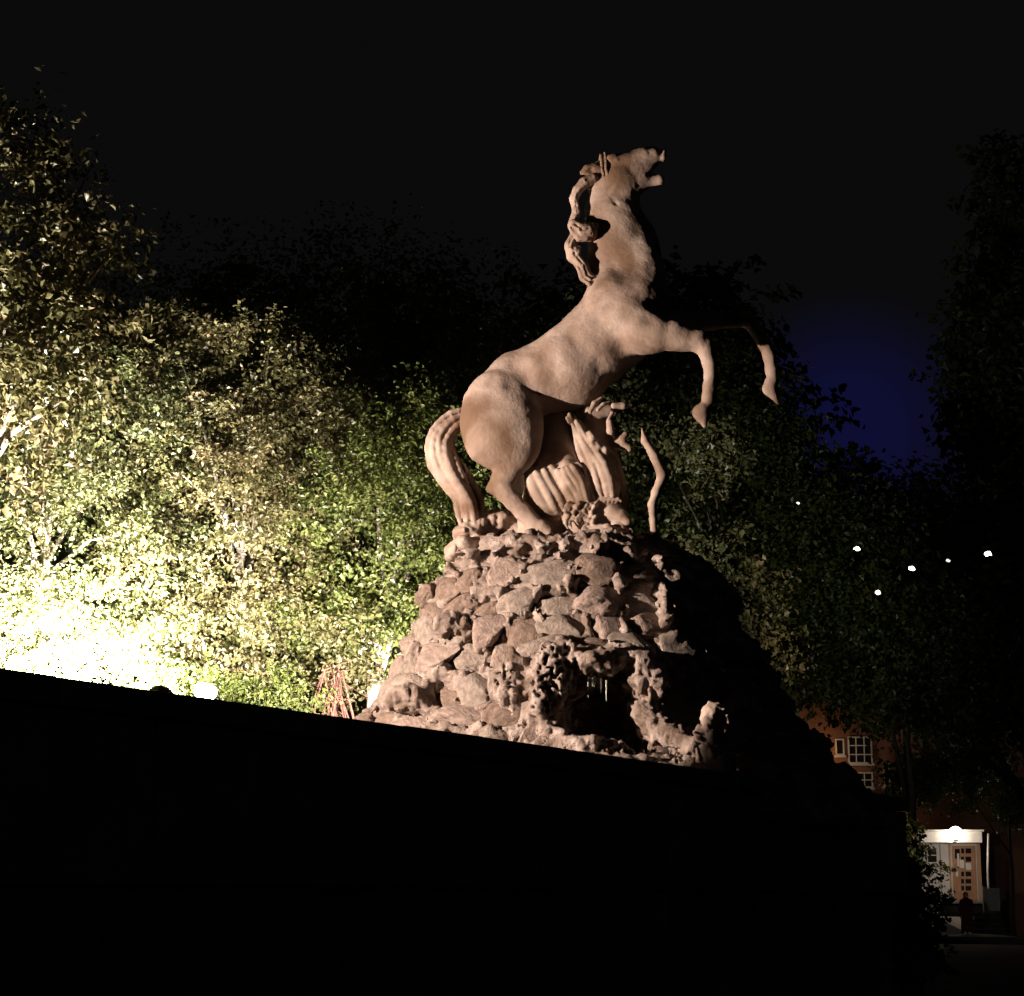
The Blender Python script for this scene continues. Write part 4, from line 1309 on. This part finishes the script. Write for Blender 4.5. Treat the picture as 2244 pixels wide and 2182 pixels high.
# notice board, pole, paving
YS = 79.5
sg = empty('notice_board', (at(2172, 1996, YS)[0], YS, 0.0))
tag(sg, 'pale grey notice board on posts right of the entrance', 'notice board')
l, h_ = bx(2166, 1946, 2190, 1996, YS, YS)
MB().box((l[0], YS - 0.03, l[2]), (h_[0], YS + 0.03, h_[2]), 0.01).build('panel', M_PAVE, sg)
l2_, h2_ = bx(2155, 1943, 2164, 2000, YS, YS)
MB().box((l2_[0], YS - 0.05, l2_[2]), (h2_[0], YS + 0.05, h2_[2]), 0.01).build('panel', M_PAVE, sg)
for x in (2157, 2165, 2188):
    c = at(x, 1990, YS)
    MB().box((c[0] - 0.03, YS + 0.055, 0.0), (c[0] + 0.03, YS + 0.11, h_[2] + 0.05)).build('post', M_DARKMETAL, sg)
c = at(2166, 1942, YS + 1.0)
pol = MB().tube([(c[0], YS + 1, 0.0), (c[0], YS + 1, 1.2), (c[0], YS + 1, 2.6), (at(2166, 1826, YS + 1)[0], YS + 1, at(2166, 1826, YS + 1)[2])], [0.05, 0.05, 0.045, 0.04], 10).build('white_pole', M_WHITE, None, smooth=True)
tag(pol, 'slim white pole standing between the entrance and the notice board', 'pole')

# lit paving in front of the steps
pv = MB()
pa, pb, pc_, pd = [at(x, y, 1.0) for x, y in ((2040, 2006), (2106, 2010), (2108, 2040), (2052, 2010))]
pv.prism([(at(2000, 2000, 76)[0], 73.5), (at(2150, 2000, 78)[0], 71.5), (at(2160, 2000, 78)[0], 78.2), (at(1990, 2000, 78)[0], 78.2)], 0.004, 0.25)
pav = pv.build('forecourt_paving', M_ASPH)
tag(pav, kind='structure')
rb_ = MB()
def rv(px, py, Y): return rb_.bm.verts.new(at(px, py, Y))
a_, b2_, c_, d_ = rv(2050, 2007, 79.0), rv(2106, 2009, 79.0), rv(2106, 2037, 77.4), rv(2060, 2014, 78.4)
lowv = [rb_.bm.verts.new((v.co.x, v.co.y, 0.1)) for v in (a_, b2_, c_, d_)]
rb_.bm.faces.new((a_, b2_, c_, d_)); rb_.bm.faces.new(lowv[::-1])
tv = (a_, b2_, c_, d_)
for k in range(4): rb_.bm.faces.new((tv[k], tv[(k + 1) % 4], lowv[(k + 1) % 4], lowv[k]))
tag(rb_.build('stone_ramp', M_PAVE), 'pale wedge shaped stone ramp left of the standing person', 'ramp')

# dark clipped shrub hiding the left half of the entrance
tree('dark_shrub', 'round dark shrub at the end of the wall covering part of the entrance', (at(1985, 1900, 24)[0], 24.0, 0.0),
     [E(1962, 1975, 24, 0.58, 0.5, 0.66, 1.0), E(1950, 2080, 24, 0.68, 0.55, 0.5, 0.8), E(1975, 1850, 24, 0.26, 0.3, 0.34, 0.35)], 1050, 34, 0.06, 0.05, M_LEAFD, M_BARKD, 0.06, 120, None, 'shrub', 4, shell=0.8)
tree('dark_shrub', 'dark bush between the house windows and the entrance roof', (at(2215, 1900, 76)[0], 76.0, 0.0),
     [E(2120, 1690, 76, 2.2, 1.2, 1.5, 1.0), E(2010, 1700, 76, 1.4, 1.0, 0.9, 0.5), E(2225, 1760, 77, 1.1, 1.0, 1.0, 0.4)], 480, 26, 0.3, 0.16, M_LEAFD, M_BARKD, 0.10, 121, None, 'bush', 3, shell=0.8, top=at(2205, 1700, 76.5))

# person walking in front of the entrance
YQ = 76.0
pf = at(2120, 2043, YQ)
kk = YQ / F * 1.02
PF = Field((pf[0] - 0.6, YQ - 0.5, -0.05), (pf[0] + 0.6, YQ + 0.5, 1.75), 0.016)
def q_(x, y, w_=0.0): return np.array([pf[0] + x, YQ + w_, y])
PF.chain([q_(0, 0.86), q_(0.0, 1.05), q_(0, 1.22), q_(0, 1.33)], [0.17, 0.155, 0.175, 0.15], 0.72, 0.05)
PF.chain([q_(-0.15, 1.34), q_(0.15, 1.34)], [0.065, 0.065], 0.9, 0.05)
PF.chain([q_(0, 1.36), q_(0, 1.46)], [0.06, 0.055], 1.0, 0.03)
PF.chain([q_(0.0, 0.85), q_(0, 0.62)], [0.185, 0.20], 0.72, 0.05)
for s in (-1, 1):
    PF.chain([q_(0.18 * s, 1.33), q_(0.24 * s, 1.08, 0.02), q_(0.23 * s, 0.84, -0.06), q_(0.225 * s, 0.76, -0.08)], [0.062, 0.052, 0.042, 0.04], 1.0, 0.03)
    PF.chain([q_(0.09 * s, 0.68), q_(0.095 * s, 0.46, -0.02 * s), q_(0.095 * s, 0.26, 0.04 * s), q_(0.095 * s, 0.09, 0.07 * s)], [0.09, 0.066, 0.058, 0.042], 1.0, 0.03)
per = empty('person', (pf[0], YQ, 0))
tag(per, 'person in dark reddish coat standing in front of the lit entrance steps', 'person')
M_COAT = mat_noise('dark_red_coat', (0.075, 0.018, 0.010), (0.11, 0.028, 0.016), 8.0, 0.9)
M_SKIN = mat_noise('skin', (0.42, 0.25, 0.18), (0.48, 0.30, 0.22), 5.0, 0.6)
M_HAIR = mat_noise('dark_hair', (0.015, 0.010, 0.008), (0.03, 0.02, 0.015), 30.0, 0.6)
M_SHOE = mat_noise('pale_shoe', (0.6, 0.58, 0.52), (0.7, 0.68, 0.62), 10.0, 0.6)
obj('body', PF.mesh('body'), M_COAT, per)
HF = Field((pf[0] - 0.2, YQ - 0.2, 1.38), (pf[0] + 0.2, YQ + 0.2, 1.78), 0.010)
HF.ell(q_(0, 1.57), (0.078, 0.095, 0.115), 0.02)
HF.ell(q_(0, 1.52, -0.05), (0.055, 0.05, 0.06), 0.02)
HF.chain([q_(0, 1.565, -0.095), q_(0, 1.54, -0.112)], [0.010, 0.015], 1.0, 0.015)
for s in (-1, 1):
    HF.ell(q_(0.080 * s, 1.56, 0.01), (0.012, 0.02, 0.03), 0.01)
    HF.ell(q_(0.032 * s, 1.575, -0.092), (0.018, 0.014, 0.012), 0.01, sub=True)
HF.chain([q_(-0.02, 1.50, -0.105), q_(0.02, 1.50, -0.105)], [0.006, 0.006], 1.0, 0.006, sub=True)
obj('head', HF.mesh('head'), M_SKIN, per)
HR = Field((pf[0] - 0.2, YQ - 0.2, 1.38), (pf[0] + 0.2, YQ + 0.2, 1.78), 0.012)
HR.ell(q_(0, 1.605, 0.02), (0.092, 0.10, 0.10), 0.02)
HR.ell(q_(0, 1.52, 0.06), (0.085, 0.06, 0.13), 0.04)
HR.ell(q_(0, 1.55, -0.10), (0.07, 0.07, 0.075), 0.02, sub=True)
obj('hair', HR.mesh('hair'), M_HAIR, per)
def hand(s):
    hf = Field((pf[0] + 0.225 * s - 0.1, YQ - 0.2, 0.50), (pf[0] + 0.225 * s + 0.1, YQ + 0.05, 0.80), 0.005)
    c = np.array([pf[0] + 0.225 * s, YQ - 0.085, 0.74])
    hf.chain([c, c + [0, -0.005, -0.06]], [0.03, 0.038], 0.5, 0.01)
    for i in range(4):
        b_ = c + np.array([0, -0.01 + (i - 1.5) * 0.019, -0.085])
        L = (0.065, 0.075, 0.07, 0.055)[i]
        hf.chain([b_, b_ + [0.004 * s, 0, -L * 0.5], b_ + [-0.012 * s, 0, -L]], [0.0095, 0.009, 0.007], 1.0, 0.006)
    hf.chain([c + [0, -0.03, -0.03], c + [-0.01 * s, -0.055, -0.065], c + [-0.012 * s, -0.055, -0.095]], [0.012, 0.010, 0.008], 1.0, 0.008)
    obj('hand', hf.mesh('hand'), M_SKIN, per)
hand(-1); hand(1)
for s in (-1, 1):
    sf = Field((pf[0] + 0.095 * s - 0.1, YQ - 0.3, -0.02), (pf[0] + 0.095 * s + 0.1, YQ + 0.25, 0.16), 0.010)
    yy = 0.07 * s
    sf.chain([q_(0.095 * s, 0.045, yy + 0.03), q_(0.098 * s, 0.04, yy - 0.10), q_(0.10 * s, 0.034, yy - 0.16)], [0.045, 0.042, 0.033], 1.0, 0.02)
    sf.chain([q_(0.095 * s, 0.05, yy + 0.01), q_(0.095 * s, 0.10, yy)], [0.045, 0.045], 1.0, 0.02)
    obj('shoe', sf.mesh('shoe'), M_SHOE, per)
per.location.z = 0.25
per.scale = (1.0, 1.0, 0.9)

# small glowing shapes for bright flecks between the leaves, caps and cords added
for i, (x, y, rpx, st_) in enumerate(((1749, 1102, 4, 3.0), (1878, 1202, 8, 8.0), (1998, 1245, 8, 8.0), (2078, 1228, 6, 1.0), (2165, 1213, 9, 8.0), (1924, 1298, 8, 4.0))):
    Yl = 58.0 if x < 2100 else 40.0
    if x == 2078: Yl = 40.0
    Yl = 31.0 if x < 2050 else 40.5
    c = Vector(at(x, y, Yl))
    r_ = rpx * Yl / F
    lt = empty('glowing_fleck', c)
    tag(lt, ('tiny pale glowing fleck left of the others below the blue sky', 'bright white glowing fleck highest of those among the right trees left group', 'bright white glowing fleck in the middle of the dark right trees',
             'faint grey glowing fleck between two bright ones in the right trees', 'bright white glowing fleck farthest right in the dark trees', 'warm glowing fleck lowest among the dark right trees')[i], 'lamp', 'glowing flecks among the dark trees')
    r_ *= 0.75
    l3 = MB(); l3.lathe([(r_ * 0.3, -r_ * 0.5), (r_, -r_ * 0.3), (r_ * 1.05, 0), (r_ * 0.7, r_ * 0.45), (r_ * 0.2, r_ * 0.55)], c, 10)
    for v_ in l3.bm.verts: v_.co += Vector((random.uniform(-1, 1), random.uniform(-1, 1), random.uniform(-1, 1))) * r_ * 0.38
    l3.build('fleck_body', mat_emit('fleck_glow', (1, 0.98, 0.9) if i != 5 else (1, 0.75, 0.6), st_), lt, smooth=True)
    l4 = MB(); l4.lathe([(r_ * 0.5, r_ * 0.56), (r_ * 0.9, r_ * 0.62), (r_ * 0.15, r_ * 0.95)], c, 10)
    l4.build('cap', M_DARKMETAL, lt)
    MB().tube([c + Vector((0, 0, r_ * 0.9)), c + Vector((0.02, 0, r_ * 0.9 + 0.5))], [0.006, 0.006], 5).build('added_cord', M_DARKMETAL, lt)
